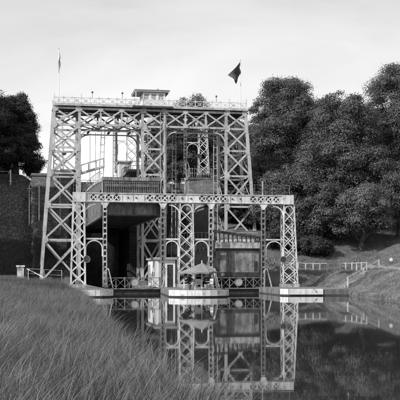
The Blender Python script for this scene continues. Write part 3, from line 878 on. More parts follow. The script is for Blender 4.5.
# low gates with X railing across each bay at the water
def low_gate(u0, u1, du, label):
    t = thing('water_gate', label, 'lock gate', ((u0 + u1) / 2, 0.2, 0), 'low gates across the bays')
    m = MB(); m.box(u0, u1, 0.0, 0.8, 0.30, 0.52); m.box(u0, u1, 0.1, 0.7, -1, 0.298)
    m.build('gate_beam', M['dark'], t)
    MB().box(u0, u1, -0.12, -0.02, 0.40, 0.50).build('edge_rail', M['mid'], t)
    MB().box(u0, u1, 0.0, 0.06, 1.42, 1.50).build('handrail', M['mid'], t)
    k = 6; st = (u1 - u0) / k
    for i in range(k + 1):
        bar('railing_post', t, (u0 + i * st, 0.03, 0.52), (u0 + i * st, 0.03, 1.55), 0.08, 0.08, M['mid'])
        if i < k:
            bar('railing_cross', t, (u0 + i * st, 0.0, 0.60), (u0 + (i + 1) * st, 0.0, 1.42), 0.05, 0.03, M['mid'])
            bar('railing_cross', t, (u0 + (i + 1) * st, 0.045, 0.60), (u0 + i * st, 0.045, 1.42), 0.05, 0.03, M['mid'])
    d = MB().cyl((du, -0.06, 1.05), (du, -0.10, 1.05), 0.33, n=22).build('hand_wheel', M['shutter'], t)
    MB().sweep(arc(du, -0.1, 1.05, 0.37, 0, 345, 23), 0.06, 0.07, closed=True).build('wheel_rim', M['mid'], d)
    return t
low_gate(-7.15, -2.2, -4.6, 'low dark gate with cross railing at the water under the raised tank')
low_gate(2.95, 7.6, 5.35, 'low dark gate with cross railing below the stained tank gate')

# ================================================================== KIOSK and things on the middle pier
def kiosk():
    t = thing('kiosk', 'white wooden hut with dark door beside the middle pylon', 'hut', (-1.3, 5, 0.55))
    u0, u1, w0, w1, z0, z1 = -2.2, -0.42, 2.0, 8.4, 0.56, 3.2
    m = MB(); m.box(u0, u0 + .1, w0 + .1, w1, z0, z1); m.box(u1 - .1, u1, w0 + .1, w1, z0, z1); m.box(u0 + .1, u1 - .1, w1 - .1, w1, z0, z1)
    m.box(u0, -1.2, w0, w0 + .1, z0, z1); m.box(-0.62, u1, w0, w0 + .1, z0, z1); m.box(-1.2, -0.62, w0, w0 + .1, 2.72, z1)
    m.build('wall', M['hutw'], t)
    r = MB().box(u0 - .2, u1 + .2, w0 - .25, w1 + .2, z1, z1 + .22).build('roof', M['rooff'], t)
    d = MB().box(-1.19, -0.63, w0 + .04, w0 + .08, z0 + .02, 2.71).build('door', M['dark'], t)
    MB().box(-1.1, -0.72, w0 + .02, w0 + .038, 1.75, 2.55).build('pane', M['glass'], d)
    MB().box(-1.14, -1.1, w0 - .02, w0 + .038, 1.5, 1.62).build('handle', M['band'], d)
    for a, b, za, zb in ((6.6, 8.1, 0.9, 2.75), (5.6, 6.1, 1.2, 1.9), (4.6, 5.2, 1.5, 2.1), (3.3, 3.9, 1.5, 2.1)):
        w = MB().box(u0 - .03, u0 - .002, a, b, za, zb).build('shutter' if b - a > 1 else 'window', M['shutter'] if b - a > 1 else M['hutw'], t)
        if b - a > 1:
            for k in range(9):
                bar('slat', w, (u0 - .05, a + .05 + k * .17, za + .04), (u0 - .05, a + .05 + k * .17, zb - .04), 0.03, 0.09, M['shutter'])
        else:
            MB().box(u0 - .045, u0 - .031, a + .06, b - .06, za + .06, zb - .06).build('pane', M['glass'], w)
    for a in (-2.0, -1.75, -1.5):
        bar('board_strip', t, (a, w0 - .012, z0 + .1), (a, w0 - .012, z1 - .1), 0.03, 0.02, M['shutter'])
kiosk()
def parasol():
    u, w, z = -0.25, -10.9, 0.55
    t = thing('parasol', 'large white parasol standing open on the rounded middle pier', 'parasol', (u, w, z))
    MB().cyl((u, w, z), (u, w, z + .1), 0.35, 0.30, 16).build('base', M['conc'], t)
    MB().cyl((u, w, z + .08), (u, w, 3.0), 0.045, n=8).build('pole', M['hutw'], t)
    n_ = 8; ap = Vector((u + .05, w, 2.80)); rim = []
    for i in range(n_):
        a = 2 * math.pi * (i + .35) / n_
        dx, dy = math.cos(a), math.sin(a)
        rr = 2.1 if dx < 0 else 1.35
        rim.append(Vector((u + rr * dx, w + 1.35 * dy, 2.06 - 0.06 * (1 if dx < 0 else 0) - 0.05 * abs(dy))))
    cn = MB()
    for i in range(n_):
        a, b = rim[i], rim[(i + 1) % n_]; mdl = (a + b) / 2 + Vector((0, 0, 0.06)); mm = (a + b + ap) / 3 - Vector((0, 0, 0.04))
        vs = [ap, a, mdl, b, mm]
        cn.add(vs, [(0, 1, 4), (1, 2, 4), (2, 3, 4), (3, 0, 4)])
        va = [a, mdl, b, b - Vector((0, 0, .14)), mdl - Vector((0, 0, .12)), a - Vector((0, 0, .14))]
        cn.add(va, [(0, 1, 4, 5), (1, 2, 3, 4)])
    cn.build('canopy', M['canvas'], t)
    for i in range(n_):
        bar('rib', t, tuple(ap - Vector((0, 0, .1))), tuple(rim[i] - Vector((0, 0, .05))), 0.03, 0.03, M['mid'])
parasol()
def frame_stand():
    t = thing('metal_stand', 'thin white metal frame with splayed legs under the parasol', 'stand', (0.35, -9.7, 0.55))
    w = -9.7
    MB().box(-.55, 1.15, w - .04, w + .04, 2.12, 2.2).build('crossbar', M['plastic'], t)
    for a, b in ((-.5, -.72), (1.0, 1.3)):
        bar('leg', t, (a, w, 2.15), (b, w - .25, 0.56), 0.06, 0.06, M['plastic'])
        bar('leg', t, (a, w + .03, 2.13), (b, w + .3, 0.56), 0.06, 0.06, M['plastic'])
frame_stand()
def table(u, w, label):
    t = thing('garden_table', label, 'table', (u, w, .55), 'round garden tables on the middle pier')
    MB().cyl((u, w, 1.25), (u, w, 1.29), 0.45, n=20).build('table_top', M['plastic'], t)
    for k in range(4):
        a = k * math.pi / 2 + .6
        bar('leg', t, (u + .15 * math.cos(a), w + .15 * math.sin(a), 1.25), (u + .36 * math.cos(a), w + .36 * math.sin(a), .56), 0.04, 0.04, M['plastic'])
def chair(u, w, rz, label):
    t = thing('garden_chair', label, 'chair', (u, w, .55), 'garden chairs on the middle pier', rz=rz)
    ORG[t] = Vector((0, 0, 0))
    MB().box(-.23, .23, -.22, .22, .42, .46).build('seat', M['plastic'], t)
    bk = MB().box(-.23, -.17, .20, .24, .46, .9); bk.box(.17, .23, .20, .24, .46, .9); bk.box(-.17, .17, .20, .24, .8, .9)
    for k in range(3): bk.box(-.12 + k * .1, -.07 + k * .1, .21, .23, .46, .8)
    bk.build('backrest', M['plastic'], t)
    for sx in (-1, 1):
        for sy in (-1, 1):
            bar('leg', t, (.2 * sx, .19 * sy, .42), (.23 * sx, .23 * sy, .01), 0.04, 0.04, M['plastic'])
        bar('armrest', t, (.23 * sx, -.2, .64), (.23 * sx, .2, .66), 0.05, 0.03, M['plastic'])
table(-0.1, -8.6, 'round white garden table behind the parasol pole')
chair(-0.35, -10.2, 2.6, 'white garden chair just left of the parasol pole')
chair(0.9, -8.4, -1.2, 'white garden chair behind the thin metal frame')
chair(-1.1, -8.3, 1.2, 'white garden chair next to the potted bush')

# ------------------------------------------------------------------ upper level
t = thing('gatehouse', 'tiny pale hut with one window on the wall top behind the left bay', 'hut', (-1.2, 41, 14.5))
MB().box(-1.95, -0.35, 39.5, 42, 14.5, 16.6).build('wall', M['house'], t)
MB().box(-2.15, -0.15, 39.3, 42.2, 16.6, 16.8).build('roof', M['rooff'], t)
w_ = MB().box(-1.45, -0.85, 39.44, 39.48, 15.2, 16.1).build('window', M['hutw'], t)
MB().box(-1.37, -0.93, 39.42, 39.438, 15.28, 16.02).build('pane', M['glass'], w_)
t = thing('steel_stair', 'slanting steel stair with handrails beside the upper gatehouse', 'stairs', (1.0, 36, 14.5))
for s_ in (35.6, 36.6): bar('stringer', t, (0.2, s_, 14.5), (2.3, s_, 16.4), 0.2, 0.06, M['band'])
for s_ in (35.6, 36.6): bar('handrail', t, (0.2, s_, 15.4), (2.3, s_, 17.3), 0.06, 0.06, M['band'])
for k in range(8): bar('step', t, (0.3 + k * .27, 35.6, 14.6 + k * .245), (0.3 + k * .27, 36.6, 14.6 + k * .245), 0.22, 0.05, M['band'], up=(0, 0, 1))
def rail_run(name, label, pts, h, step, mat, cat='railing', group=None, rails=(1.0, .5), post=0.07, rw=0.05, world_space=False, picket=0):
    """posts and rails along points (u, w, z)"""
    t = thing(name, label, cat, pts[0], group, world_space)
    for i in range(len(pts) - 1):
        a, b = Vector(pts[i]), Vector(pts[i + 1]); k = max(1, round((b - a).length / step))
        for r_ in rails:
            bar('rail', t, a + Vector((0, 0, h * r_ - rw / 2)), b + Vector((0, 0, h * r_ - rw / 2)), rw, rw, mat, up=(0, 0, 1))
        for j in range(k + (1 if i == len(pts) - 2 else 0)):
            P = a.lerp(b, j / k)
            bar('post', t, P - Vector((0, 0, .3)), P + Vector((0, 0, h + 0.01)), post, post * 1.1, mat)
        if picket:
            kk = round((b - a).length / picket)
            for j in range(kk):
                P = a.lerp(b, (j + .5) / kk)
                bar('picket', t, P + Vector((0, 0, .08)), P + Vector((0, 0, h * .98)), 0.045, 0.03, mat)
    return t
rail_run('picket_railing', 'dense pale picket railing on top of the high stone block behind the right bay', [(8.2, 45.8, 15.15), (8.2, 43.6, 15.15), (11.5, 43.6, 15.15)], 1.25, 1.5, M['band'], picket=.32)
rail_run('wall_railing', 'thin dark railing on top of the central stone wall', [(2.4, 45, 14.5), (2.4, 28, 14.5), (-1.8, 28, 14.5), (-1.8, 38, 14.5)], 1.0, 1.6, M['mid'])
rail_run('end_railing', 'pale railing along the far end wall of the bays', [(-8, 46.6, 13.6), (8.4, 46.6, 13.6)], 1.2, 1.4, M['mid'])
t = thing('floodlight', 'small white floodlight on a post at the inner wall behind the right bay', 'lamp', (3.4, 27.5, 12))
MB().cyl((2.75, 27.9, 9), (2.75, 27.9, 12.5), .05).build('post', M['mid'], t)
MB().box(2.6, 3.0, 27.5, 27.75, 12.35, 12.6).build('lamp_head', M['plastic'], t)

# ------------------------------------------------------------------ left bank things
def gz(u, w):
    P = S(u, w); return float(height(P.x, P.y))
u, w = UW(-17.5, 96)
w = 2.0; u = -17.0
u = (lambda k: (k * (92 + w * CT) + 1.6 + w * ST) / (CT - k * ST))((20.5 - 200) / 976)
z = gz(u, w)
t = thing('gate_pillar', 'short pale stone gate pillar with a flat cap by the left path', 'pillar', (u, w, z))
MB().box(u - .32, u + .32, w - .3, w + .3, z - .3, z + 1.12).build('shaft', M['band'], t)
MB().box(u - .4, u + .4, w - .38, w + .38, z + 1.12, z + 1.27).build('cap', M['concw'], t)
rail_run('path_railing', 'pale metal railing between the gate pillar and the left tower', [(u + .5, w, z), (-11.2, w + 1.0, z - .2)], 1.0, 1.55, M['band'], rails=(1.0, .55), rw=0.045, post=.06)
bar_t = thing('stair_handrail', 'single slanting pale handrail beside the gate pillar', 'handrail', (u + .6, w - .5, z))
bar('rail', bar_t, (u + .6, w - .5, z + .95), (u + 2.1, w - .8, z + .15), 0.08, 0.06, M['concw'])
bar('post', bar_t, (u + .7, w - .5, z - .2), (u + .7, w - .5, z + .9), 0.06, 0.06, M['concw'])
bar('post', bar_t, (u + 2.0, w - .8, z - .2), (u + 2.0, w - .8, z + .2), 0.06, 0.06, M['concw'])
pts = []
for uu in (-26, -22, -19, -16.4): pts.append((uu, 37.6, gz(uu, 37.6) - .05))
rail_run('embankment_fence', 'thin post and rail fence along the top of the dark embankment', pts, 0.6, 1.9, M['woodd'], cat='fence', rails=(1.0,), rw=.07, post=.09)
t = thing('marker_post', 'tall weathered post standing down the embankment left of the wing wall', 'post', (-16.2, 35.2, gz(-16.2, 35.2)))
MB().box(-16.27, -16.13, 35.1, 35.24, 10.4, 14.9).build('shaft', M['woodd'], t)
for zz in (11.2, 12.3, 13.4): bar('cleat', t, (-16.4, 35.05, zz), (-16.0, 35.05, zz), 0.06, 0.04, M['woodd'])
for uu, h_, lab in ((-13.9, 5.2, 'thin pole left of the inner tower leg on the embankment'), (-12.7, 5.0, 'thin pole on the embankment nearest the tank side')):
    zz = gz(uu, 31); t = thing('thin_pole', lab, 'pole', (uu, 31, zz), 'thin poles behind the left pylon')
    MB().cyl((uu, 31, zz - .2), (uu, 31, zz + h_), .07, .05, n=8).build('shaft', M['woodd'], t)
    MB().box(uu - .25, uu + .25, 30.9, 31.0, zz + h_ - .5, zz + h_ - .42).build('crossarm', M['woodd'], t)
# little house beyond the left embankment
P = S(-24.0, 75); t = thing('far_house', 'tiny pale house with small windows under the left tree', 'house', (P.x, P.y, 14.4), world_space=True)
x, y = P.x, P.y
MB().box(x - 3.2, x + 3.2, y, y + 6, 14.3, 17.3).build('wall', M['house'], t)
MB().prism([(x - 3.5, 17.3), (x + 3.5, 17.3), (x + 2.6, 19.2), (x - 2.6, 19.2)], y - .3, y + 6.3).build('roof', M['rooff'], t)
for k in range(4):
    w_ = MB().box(x - 2.7 + k * 1.5, x - 1.9 + k * 1.5, y - .06, y - .002, 15.4, 16.7).build('window', M['hutw'], t)
    MB().box(x - 2.6 + k * 1.5, x - 2.0 + k * 1.5, y - .08, y - .062, 15.5, 16.6).build('pane', M['glass'], w_)

# ------------------------------------------------------------------ right bank things
def right_stairs():
    # flight up the bank: bottom on the pier level, top at the path
    A = Vector((13.6, -5.6, 0.55)); B = Vector((17.3, -3.6, 2.1))
    t = thing('bank_stairs', 'concrete steps with a pale wooden handrail up the right bank', 'stairs', tuple(A))
    d = (B - A); n_ = 10; side = Vector((-d.y, d.x, 0)).normalized()
    for i in range(n_):
        c = A + d * ((i + .5) / n_); z1 = A.z + d.z * ((i + 1) / n_)
        hd = Vector((d.x, d.y, 0)).normalized() * (Vector((d.x, d.y, 0)).length / n_ / 2 + .02)
        q = [c - hd - side * .7, c + hd - side * .7, c + hd + side * .7, c - hd + side * .7]
        MB().slab([(v.x, v.y) for v in q], z1 - .5, z1 + .002 * i).build('step', M['conc'], t)
    for s_ in (-.8,):
        o = side * s_
        st = MB(); st.bar(A + o + Vector((-.2, 0, .06)), B + o + Vector((.2, 0, .12)), .3, .14); st.build('side_kerb', M['band'], t)
        for k in (0, .5, 1):
            P = A + d * k + o * 1.15
            bar('handrail_post', t, P - Vector((0, 0, .2)), P + Vector((0, 0, 1.05)), .12, .12, M['wood'])
        for h_ in (.98, .55):
            bar('handrail', t, A + o * 1.15 + Vector((0, -.0, h_)), B + o * 1.15 + Vector((0, 0, h_)), .07, .05, M['wood'])
right_stairs()
pts = []
for uu, ww in ((17.2, -2.7), (17.1, 1.2), (16.4, 4.6), (14.8, 6.6), (12.7, 7.6)):
    if pts:
        a_ = pts[-1]
        for q_ in (.34, .67):
            mu, mw = a_[0] + (uu - a_[0]) * q_, a_[1] + (ww - a_[1]) * q_
            pts.append((mu, mw, max(2.15, gz(mu, mw) + .04)))
    pts.append((uu, ww, max(2.15, gz(uu, ww) + .04)))
rail_run('bank_fence', 'low fence of pale wooden posts running behind the right pier', pts, 0.78, 0.9, M['wood'], cat='fence', rails=(.97,), rw=.05, post=.10)
pts = []
for k in range(4):
    uu = 12.5 - k * .95; ww = 7.9 + k * .15; pts.append((uu, ww, gz(uu, ww)))
rail_run('picket_fence', 'greyish picket fence behind the foot of the right pylon', pts, 1.2, 0.62, M['woodd'], cat='fence', rails=(.8,), rw=.06, post=.10)
P = (18.6, 95.0); z = float(height(*P))
t = thing('round_board', 'small round white board on short dark legs in the right bank grass', 'sign', (P[0], P[1], z), world_space=True)
MB().cyl((P[0], P[1] - .03, z + .62), (P[0], P[1] + .03, z + .62), .17, n=20).build('board', M['portal'], t)
for s_ in (-.13, .13): bar('leg', t, (P[0] + s_, P[1], z - .1), (P[0] + s_ * .6, P[1] + .04, z + .5), .05, .05, M['dark'])

# ================================================================== TREES
def rnd_dirs(n_):
    v = rng.normal(size=(n_, 3)); return v / np.linalg.norm(v, axis=1)[:, None]
def leaf_mesh(name, centers, radii, per, size, flat=0.75):
    n_b = len(centers); cnt = np.maximum((per * (radii / radii.mean()) ** 2).astype(int), 20)
    idx = np.repeat(np.arange(n_b), cnt); N = len(idx)
    d = rnd_dirs(N); d[:, 2] = np.abs(d[:, 2]) * np.where(rng.random(N) < 0.72, 1, -1)
    rr = radii[idx] * (0.30 + 0.80 * rng.random(N) ** 0.8 + 0.35 * rng.random(N) ** 6)
    P = centers[idx] + d * rr[:, None] * np.array([1, 1, flat])
    nrm = d * 1.4 + rnd_dirs(N) * 0.7 + np.array([0, 0, 0.30]); nrm /= np.linalg.norm(nrm, axis=1)[:, None]
    a = np.cross(nrm, rnd_dirs(N)); a /= np.linalg.norm(a, axis=1)[:, None]; b = np.cross(nrm, a)
    s_ = size * (0.6 + 0.8 * rng.random(N))[:, None]
    droop = nrm * s_ * 0.12
    V = np.stack([P - a * s_ * .5 - droop, P - b * s_ * .3 + droop, P + a * s_ * .5 - droop, P + b * s_ * .3 + droop], 1).reshape(-1, 3)
    F = np.arange(4 * N).reshape(N, 4)
    return np_mesh(name, V, F)
def tree(name, label, X, Y, top, hw, base=None, low=0.16, mat='leaf', seed=0, blobs=110, per=260, size=.23, hd=None, group=None, lean=(0, 0), trunk_r=.45, shape=1.0, cat='tree', br=None):
    global rng
    rng = np.random.default_rng(seed + 100)
    zb = float(height(X, Y)) if base is None else base
    top += 0.8 if cat == 'tree' else 0.2
    H = top - zb; hd = hd or hw
    t = thing(name, label, cat, (X, Y, zb), group, True)
    c0 = zb + H * low; ch = top - c0
    cen = []; rad = []
    bR = br if br else min(1.6, hw * .32); blobs = int(blobs * 1.7)
    for i in range(blobs):
        d = rnd_dirs(1)[0]; k = 0.35 + 0.6 * rng.random() ** 0.45
        prof = 1.0
        zz = (d[2] * k * .5 + .5)
        prof = (math.sin(math.pi * min(max(zz * .86 + .12, 0), 1)) ** 0.55) * (1.14 - 0.50 * zz * shape)
        a = rng.random() * 2 * math.pi
        # lobes make the outline uneven
        lob = 1 + .20 * math.sin(3 * a + seed + 3 * zz) + .16 * math.sin(14 * zz + seed * 2 + a)
        r_ = k * prof * lob
        r_b = bR * (.38 + .72 * rng.random() ** 1.5)
        cen.append((X + lean[0] * zz + math.cos(a) * r_ * (hw - r_b * .5), Y + lean[1] * zz + math.sin(a) * r_ * (hd - r_b * .5), c0 + zz * (ch - r_b * .6)))
        rad.append(r_b)
    cen = np.array(cen); rad = np.array(rad)
    me = leaf_mesh('crown', cen - np.array([X, Y, zb]), rad, int(per * 1.45 * (.23 / size)), size * .80)
    o = finish('crown', me, M[mat], t)
    # trunk with limbs reaching into the clumps
    m = MB(); pts = [Vector((X, Y, zb - .4))]
    for k in range(1, 7):
        f = k / 6; pts.append(Vector((X + lean[0] * f * .7 + .25 * math.sin(k * 1.7 + seed), Y + lean[1] * f * .7, zb + f * H * .72)))
    for k in range(6): m.cyl(pts[k], pts[k + 1], trunk_r * (1.15 - k * .16), trunk_r * (1.15 - (k + 1) * .16), 9)
    tr = m.build('trunk', M['bark'], t, True)
    for k in range(9):
        j = rng.integers(0, blobs); C = Vector(cen[j]); A = pts[min(5, 2 + k % 4)]
        if C.z < A.z - 1: A = pts[1]
        mid_ = A.lerp(C, .5) + Vector((0, 0, .5))
        mm = MB().cyl(A, mid_, trunk_r * .38, trunk_r * .26, 6).cyl(mid_, C, trunk_r * .26, trunk_r * .08, 6)
        mm.build('limb', M['bark'], tr, True)
    return t
TG = 'trees on the right bank'
def px(x, Y): return (x - 200) / 976 * Y
def zt(y, Y): return 2.2 + (270 - y) * Y / 976
tree('broadleaf_tree', 'tall rounded tree just right of the tower, nearest to the flag', px(284, 128), 128, zt(76, 128), 6.3, seed=1, blobs=150, per=300, group=TG, low=.10)
tree('broadleaf_tree', 'broad tree with a lower domed top, second from the tower', px(343, 119), 119, zt(92, 119), 6.2, seed=2, blobs=150, per=300, group=TG, low=.10)
tree('broadleaf_tree', 'tallest tree cut off by the right edge of the picture', px(407, 124), 124, zt(60, 124), 6.9, seed=3, blobs=150, per=300, group=TG, low=.12)
tree('broadleaf_tree', 'small paler tree with a leaning trunk on the right slope before the tall trees', px(362, 111), 111, zt(188, 111), 4.0, seed=4, blobs=60, per=300, size=.22, mat='leaf_l', group=TG, low=.28, trunk_r=.3)
tree('broadleaf_tree', 'mid-height tree filling the gap between the two tall domed trees', px(314, 136), 136, zt(101, 136), 5.6, seed=5, blobs=100, per=250, group=TG)
tree('broadleaf_tree', 'tree filling the gap left of the tallest tree at the right edge', px(374, 136), 136, zt(106, 136), 5.4, seed=28, blobs=90, per=250, group=TG)
tree('broadleaf_tree', 'tree with its top showing above the right bay railing', px(194, 152), 152, zt(95, 152), 5.2, base=14.4, seed=6, blobs=90, per=260, low=.05, group='trees behind the tower')
tree('broadleaf_tree', 'tree seen behind the braces of the middle pylon', px(157, 154), 154, zt(121, 154), 3.0, base=14.4, seed=7, blobs=60, per=240, low=.05, group='trees behind the tower')
tree('broadleaf_tree', 'tree seen through the cross braces of the right pylon', px(236, 140), 140, zt(112, 140), 4.0, base=10, seed=8, blobs=90, per=260, low=.02, group='trees behind the tower')
tree('broadleaf_tree', 'tree just right of the middle pylon behind the right bay', px(176, 148), 148, zt(112, 148), 3.6, base=14.4, seed=19, blobs=80, per=260, low=.0, group='trees behind the tower')
tree('broadleaf_tree', 'tree behind the right bay between the middle and right pylons', px(212, 158), 158, zt(112, 158), 4.4, base=14.4, seed=18, blobs=70, per=240, low=.02, group='trees behind the tower')
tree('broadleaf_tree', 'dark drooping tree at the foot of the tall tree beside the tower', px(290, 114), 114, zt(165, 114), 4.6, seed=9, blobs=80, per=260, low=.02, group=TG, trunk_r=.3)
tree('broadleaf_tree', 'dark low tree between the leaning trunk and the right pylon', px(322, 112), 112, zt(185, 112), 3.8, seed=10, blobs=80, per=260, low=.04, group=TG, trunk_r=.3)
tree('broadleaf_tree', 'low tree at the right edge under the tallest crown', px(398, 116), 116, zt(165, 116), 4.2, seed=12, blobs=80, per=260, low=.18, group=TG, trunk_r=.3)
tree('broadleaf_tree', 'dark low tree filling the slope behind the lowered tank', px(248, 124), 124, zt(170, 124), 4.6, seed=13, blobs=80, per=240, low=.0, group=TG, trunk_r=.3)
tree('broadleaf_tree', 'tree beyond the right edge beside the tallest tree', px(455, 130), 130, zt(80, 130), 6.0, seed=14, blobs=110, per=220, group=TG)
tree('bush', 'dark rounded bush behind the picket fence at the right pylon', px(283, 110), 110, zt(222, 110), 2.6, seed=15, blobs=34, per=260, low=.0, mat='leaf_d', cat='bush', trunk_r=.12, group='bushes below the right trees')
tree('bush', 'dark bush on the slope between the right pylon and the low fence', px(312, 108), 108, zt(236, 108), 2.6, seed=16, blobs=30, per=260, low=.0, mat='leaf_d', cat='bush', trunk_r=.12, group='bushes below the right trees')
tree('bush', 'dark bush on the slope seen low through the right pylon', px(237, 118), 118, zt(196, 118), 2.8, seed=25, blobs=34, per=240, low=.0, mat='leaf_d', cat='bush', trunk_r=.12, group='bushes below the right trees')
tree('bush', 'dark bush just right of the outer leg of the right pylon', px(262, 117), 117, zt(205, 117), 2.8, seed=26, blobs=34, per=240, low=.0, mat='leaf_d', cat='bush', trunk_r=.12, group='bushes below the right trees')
LG = 'dark trees on the left embankment'
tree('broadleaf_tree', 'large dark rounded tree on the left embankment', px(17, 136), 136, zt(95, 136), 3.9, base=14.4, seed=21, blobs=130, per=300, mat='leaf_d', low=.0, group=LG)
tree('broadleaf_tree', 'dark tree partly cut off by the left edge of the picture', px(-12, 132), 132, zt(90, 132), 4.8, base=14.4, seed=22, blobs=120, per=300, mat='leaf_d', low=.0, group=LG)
for k, (x, y, tp, h_) in enumerate(((-37, 118, 26, 4.8), (-33, 106, 20, 4.4), (-42, 100, 24, 5.0), (-34, 127, 27, 4.5))):  # unseen trees, added so their shade falls on the left embankment
    tree('broadleaf_tree', ['unseen added shade tree outside the left edge high on the bank', 'unseen added shade tree outside the left edge at the embankment foot', 'unseen added shade tree outside the left edge furthest to the left', 'unseen added shade tree outside the left edge behind the fence'][k],
         x, y, tp, h_, seed=30 + k, blobs=70, per=160, size=.5, mat='leaf_d', low=.08, group='unseen trees added to shade the embankment')
# potted bushes on the middle pier
for P, lab in ((S(-1.15, -9.6, .55), 'dark bush in a clay pot beneath the left side of the parasol'), (S(1.0, -6.6, .55), 'dark bush in a clay pot at the right edge of the terrace')):
  t = thing('potted_bush', lab, 'potted plant', (P.x, P.y, .55), 'potted bushes on the middle pier', world_space=True)
  MB().cyl((P.x, P.y, .56), (P.x, P.y, .95), .2, .28, 14).build('pot', M['pot'], t)
  cc = np.array([[rng.normal() * .2, rng.normal() * .2, .6 + k * .12] for k in range(9)]); me = leaf_mesh('foliage', cc, np.full(9, .3), 90, .11)
  finish('foliage', me, M['leaf_d'], t)

# ================================================================== GRASS (stuff: nobody could count it)
def blade_mesh(name, nb, hmin, hmax, spread, wid, stalks=0, bend=.5, mat='grass', seed=0):
    r_ = np.random.default_rng(seed); V = []; F = []; MI = []
    def strip(x, y, h, az, bd, w0, segs=4, mi=0, wprof=None):
        b = len(V); dx, dy = math.cos(az), math.sin(az)
        px_, py_ = -dy, dx
        for i in range(segs + 1):
            s = i / segs; o = bd * h * s ** 2.0; zz = h * (s - .28 * bd * s ** 3)
            ww = w0 * (wprof[i] if wprof else (1 - s * .88))
            V.append((x + dx * o - px_ * ww, y + dy * o - py_ * ww, zz)); V.append((x + dx * o + px_ * ww, y + dy * o + py_ * ww, zz))
        for i in range(segs):
            F.append((b + 2 * i, b + 2 * i + 1, b + 2 * i + 3, b + 2 * i + 2)); MI.append(mi)
    for _ in range(nb):
        a = r_.random() * 6.283; q = spread * math.sqrt(r_.random()); h = hmin + (hmax - hmin) * r_.random()
        strip(q * math.cos(a), q * math.sin(a), h, r_.random() * 6.283 if r_.random() < .6 else r_.normal() * .6, bend * (.3 + r_.random()), wid * (.6 + .8 * r_.random()))
    for _ in range(stalks):
        a = r_.random() * 6.283; q = spread * math.sqrt(r_.random()); h = hmax * (1.05 + .45 * r_.random()); az = r_.normal() * .7
        x, y = q * math.cos(a), q * math.sin(a); bd = .25 + .35 * r_.random()
        strip(x, y, h, az, bd, wid * .5, 8, 1, [.8, .7, .6, .6, .6, 1.0, 1.9, 1.6, .3])     # stem and slim nodding head in one
    me = bpy.data.meshes.new(name); me.from_pydata(V, [], F)
    me.materials.append(M[mat]); me.materials.append(M['seed'])
    me.polygons.foreach_set('material_index', MI)
    return bpy.data.objects.new(name, me)
def scatter(name, label, P, scl, tufts, lean=0.0):
    col = bpy.data.collections.new(name + '_tufts')
    for o in tufts: col.objects.link(o)
    N = len(P)
    me = bpy.data.meshes.new(name)
    me.vertices.add(N); me.vertices.foreach_set('co', np.ascontiguousarray(P, dtype=np.float32).ravel())
    rot = np.zeros((N, 3), np.float32)
    rot[:, 0] = rng.normal(size=N) * .10; rot[:, 1] = rng.normal(size=N) * .10 + lean; rot[:, 2] = rng.normal(size=N) * 1.2
    a = me.attributes.new('rot', 'FLOAT_VECTOR', 'POINT'); a.data.foreach_set('vector', rot.ravel())
    a = me.attributes.new('scl', 'FLOAT', 'POINT'); a.data.foreach_set('value', np.asarray(scl, np.float32))
    a = me.attributes.new('pick', 'INT', 'POINT'); a.data.foreach_set('value', rng.integers(0, len(tufts), N).astype(np.int32))
    o = bpy.data.objects.new(name, me); link(o); o['kind'] = 'stuff'; o['label'] = label; o['category'] = 'grass'
    ng = bpy.data.node_groups.new(name + '_nodes', 'GeometryNodeTree')
    ng.interface.new_socket('Geometry', in_out='INPUT', socket_type='NodeSocketGeometry')
    ng.interface.new_socket('Geometry', in_out='OUTPUT', socket_type='NodeSocketGeometry')
    gi = ng.nodes.new('NodeGroupInput'); go = ng.nodes.new('NodeGroupOutput')
    iop = ng.nodes.new('GeometryNodeInstanceOnPoints'); ci = ng.nodes.new('GeometryNodeCollectionInfo')
    ci.inputs['Collection'].default_value = col; ci.inputs['Separate Children'].default_value = True; ci.inputs['Reset Children'].default_value = True
    def attr(nm, ty):
        n_ = ng.nodes.new('GeometryNodeInputNamedAttribute'); n_.data_type = ty; n_.inputs['Name'].default_value = nm; return n_.outputs['Attribute']
    L = ng.links.new
    L(gi.outputs[0], iop.inputs['Points']); L(ci.outputs[0], iop.inputs['Instance']); iop.inputs['Pick Instance'].default_value = True
    L(attr('pick', 'INT'), iop.inputs['Instance Index'])
    e2r = ng.nodes.new('FunctionNodeEulerToRotation'); L(attr('rot', 'FLOAT_VECTOR'), e2r.inputs[0]); L(e2r.outputs[0], iop.inputs['Rotation'])
    L(attr('scl', 'FLOAT'), iop.inputs['Scale'])
    L(iop.outputs[0], go.inputs[0])
    md = o.modifiers.new('scatter', 'NODES'); md.node_group = ng
    return o
rng = np.random.default_rng(5)
# long grass on the near left bank
Yr = 3.5 + (96 - 3.5) * rng.random(90000) ** 1.25
Xl = -0.205 * Yr - 3.0; Xr = XL(Yr) + 0.1
fr_ = rng.random(len(Yr)); Xs = np.where(rng.random(len(Yr)) < .03, Xr + .9 * fr_ ** 1.6 * np.interp(Yr, [0, 14, 40], [1, 1, .2]), Xl + (Xr - Xl) * fr_)
u_, w_ = UW(Xs, Yr)
keep = (rng.random(len(Yr)) < np.clip(0.75, 0, 1)) & ~((w_ > -11.4) & (u_ > -13.4)) & ~((w_ > -3.4)) & (Xs ** 2 + Yr ** 2 > 9)
Xs, Yr = Xs[keep], Yr[keep]; Z = height(Xs, Yr)
dist = np.hypot(Xs, Yr)
patch = .5 + .5 * np.sin(Xs * .9 + 2 * np.sin(Yr * .33)) * np.sin(Yr * .55 + Xs * .5)
cl = rng.random((420, 2)); cl[:, 1] = 4 + 70 * cl[:, 1] ** 1.4; cl[:, 0] = -0.2 * cl[:, 1] - 1 + cl[:, 0] * (XL(cl[:, 1]) + .2 * cl[:, 1] + 1)
dm = np.full(len(Xs), 9.0)
for c_ in cl: dm = np.minimum(dm, np.hypot(Xs - c_[0], (Yr - c_[1]) * .7))
clump = np.exp(-(dm / .45) ** 2)
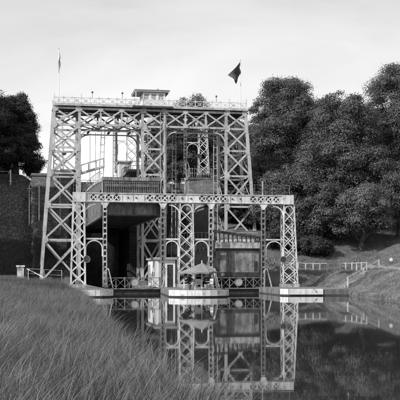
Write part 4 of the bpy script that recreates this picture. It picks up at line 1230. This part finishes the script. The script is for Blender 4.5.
scl = (.40 + .14 * patch + .24 * clump + .30 * rng.random(len(Xs)) ** 4) * .92 * np.interp(dist, [0, 16, 60, 74, 84], [.95, 1.05, 1.0, .9, .6])
tufts = [blade_mesh('grass_tuft', 38, .18, (.62, .72, .85, .66, .9, .75)[k], .24, .0034, stalks=(4, 2, 6, 3, 7, 1)[k], bend=(.8, 1.1, .7, 1.2, .8, 1.0)[k], seed=k) for k in range(6)]
tufts.append(blade_mesh('weed_tuft', 16, .10, .42, .16, .016, stalks=1, bend=1.2, seed=77))
scatter('long_grass', 'tall unmown grass with seed heads covering the near left bank', np.stack([Xs, Yr, Z - .03], 1), scl, tufts, .07)
# a few stems rising from the water's edge in front of the camera
N = 34; Xs = .4 + 2.6 * rng.random(N); Yr = 9.5 + 4 * rng.random(N)
st = [blade_mesh('reed_tuft', 3, .4, .8, .05, .006, stalks=2, bend=.35, seed=20 + k) for k in range(3)]
scatter('waterside_stems', 'a few tall stems rising from the water at the bottom right', np.stack([Xs, Yr, np.full(N, -.35)], 1), .45 + .25 * rng.random(N), st, .05)
# turf on the right bank
N = 100000; Xs = 8 + 38 * rng.random(N); Yr = 58 + 82 * rng.random(N)
u_, w_ = UW(Xs, Yr)
dr = np.maximum(np.where((w_ < 2) | (u_ > 8.6), u_ - UR(w_), -99), np.where(u_ > 8.6, w_ - 2.0, -99))
keep = (dr > .1) & (Xs < .26 * Yr + 3) & ~((u_ < 13.1 + .03 * (w_ + 10)) & (w_ < 2.4) & (w_ > -10.7)) & ~((dr > 6.1) & (dr < 7.7) & (w_ < 5)) & ~((u_ > 13.4) & (u_ < 17.6) & (np.abs(w_ - (-5.6 + (u_ - 13.6) * .54)) < .9))
Xs, Yr, w_, u_ = Xs[keep], Yr[keep], w_[keep], u_[keep]
tf = [blade_mesh('turf_tuft', 34, .10, .30, .24, .010, stalks=(1 if k == 0 else 0), bend=.6, mat='turf', seed=40 + k) for k in range(5)]
pt = .5 + .5 * np.sin(Xs * .9 + 1.5 * np.sin(Yr * .4)) * np.sin(Yr * .6)
scatter('bank_grass', 'rough short grass on the right bank and slope', np.stack([Xs, Yr, height(Xs, Yr) - .02], 1), .6 + .75 * pt * rng.random(len(Xs)), tf)
# dark cover on the left embankment
N = 70000; U_ = -34 + 25 * rng.random(N); W_ = 8 + 31 * rng.random(N)
keep = ~((U_ > -13.1) & (W_ < 24.2)) & (U_ < -8.6); U_, W_ = U_[keep], W_[keep]
Xs = OX + U_ * CT - W_ * ST; Yr = OY + U_ * ST + W_ * CT
iv = [blade_mesh('ivy_tuft', 34, .08, .24, .28, .014, bend=.9, mat='ivy', seed=60 + k) for k in range(4)]
scatter('embankment_cover', 'dark rough undergrowth covering the left embankment', np.stack([Xs, Yr, height(Xs, Yr) - .02], 1), .7 + .6 * rng.random(len(Xs)), iv)
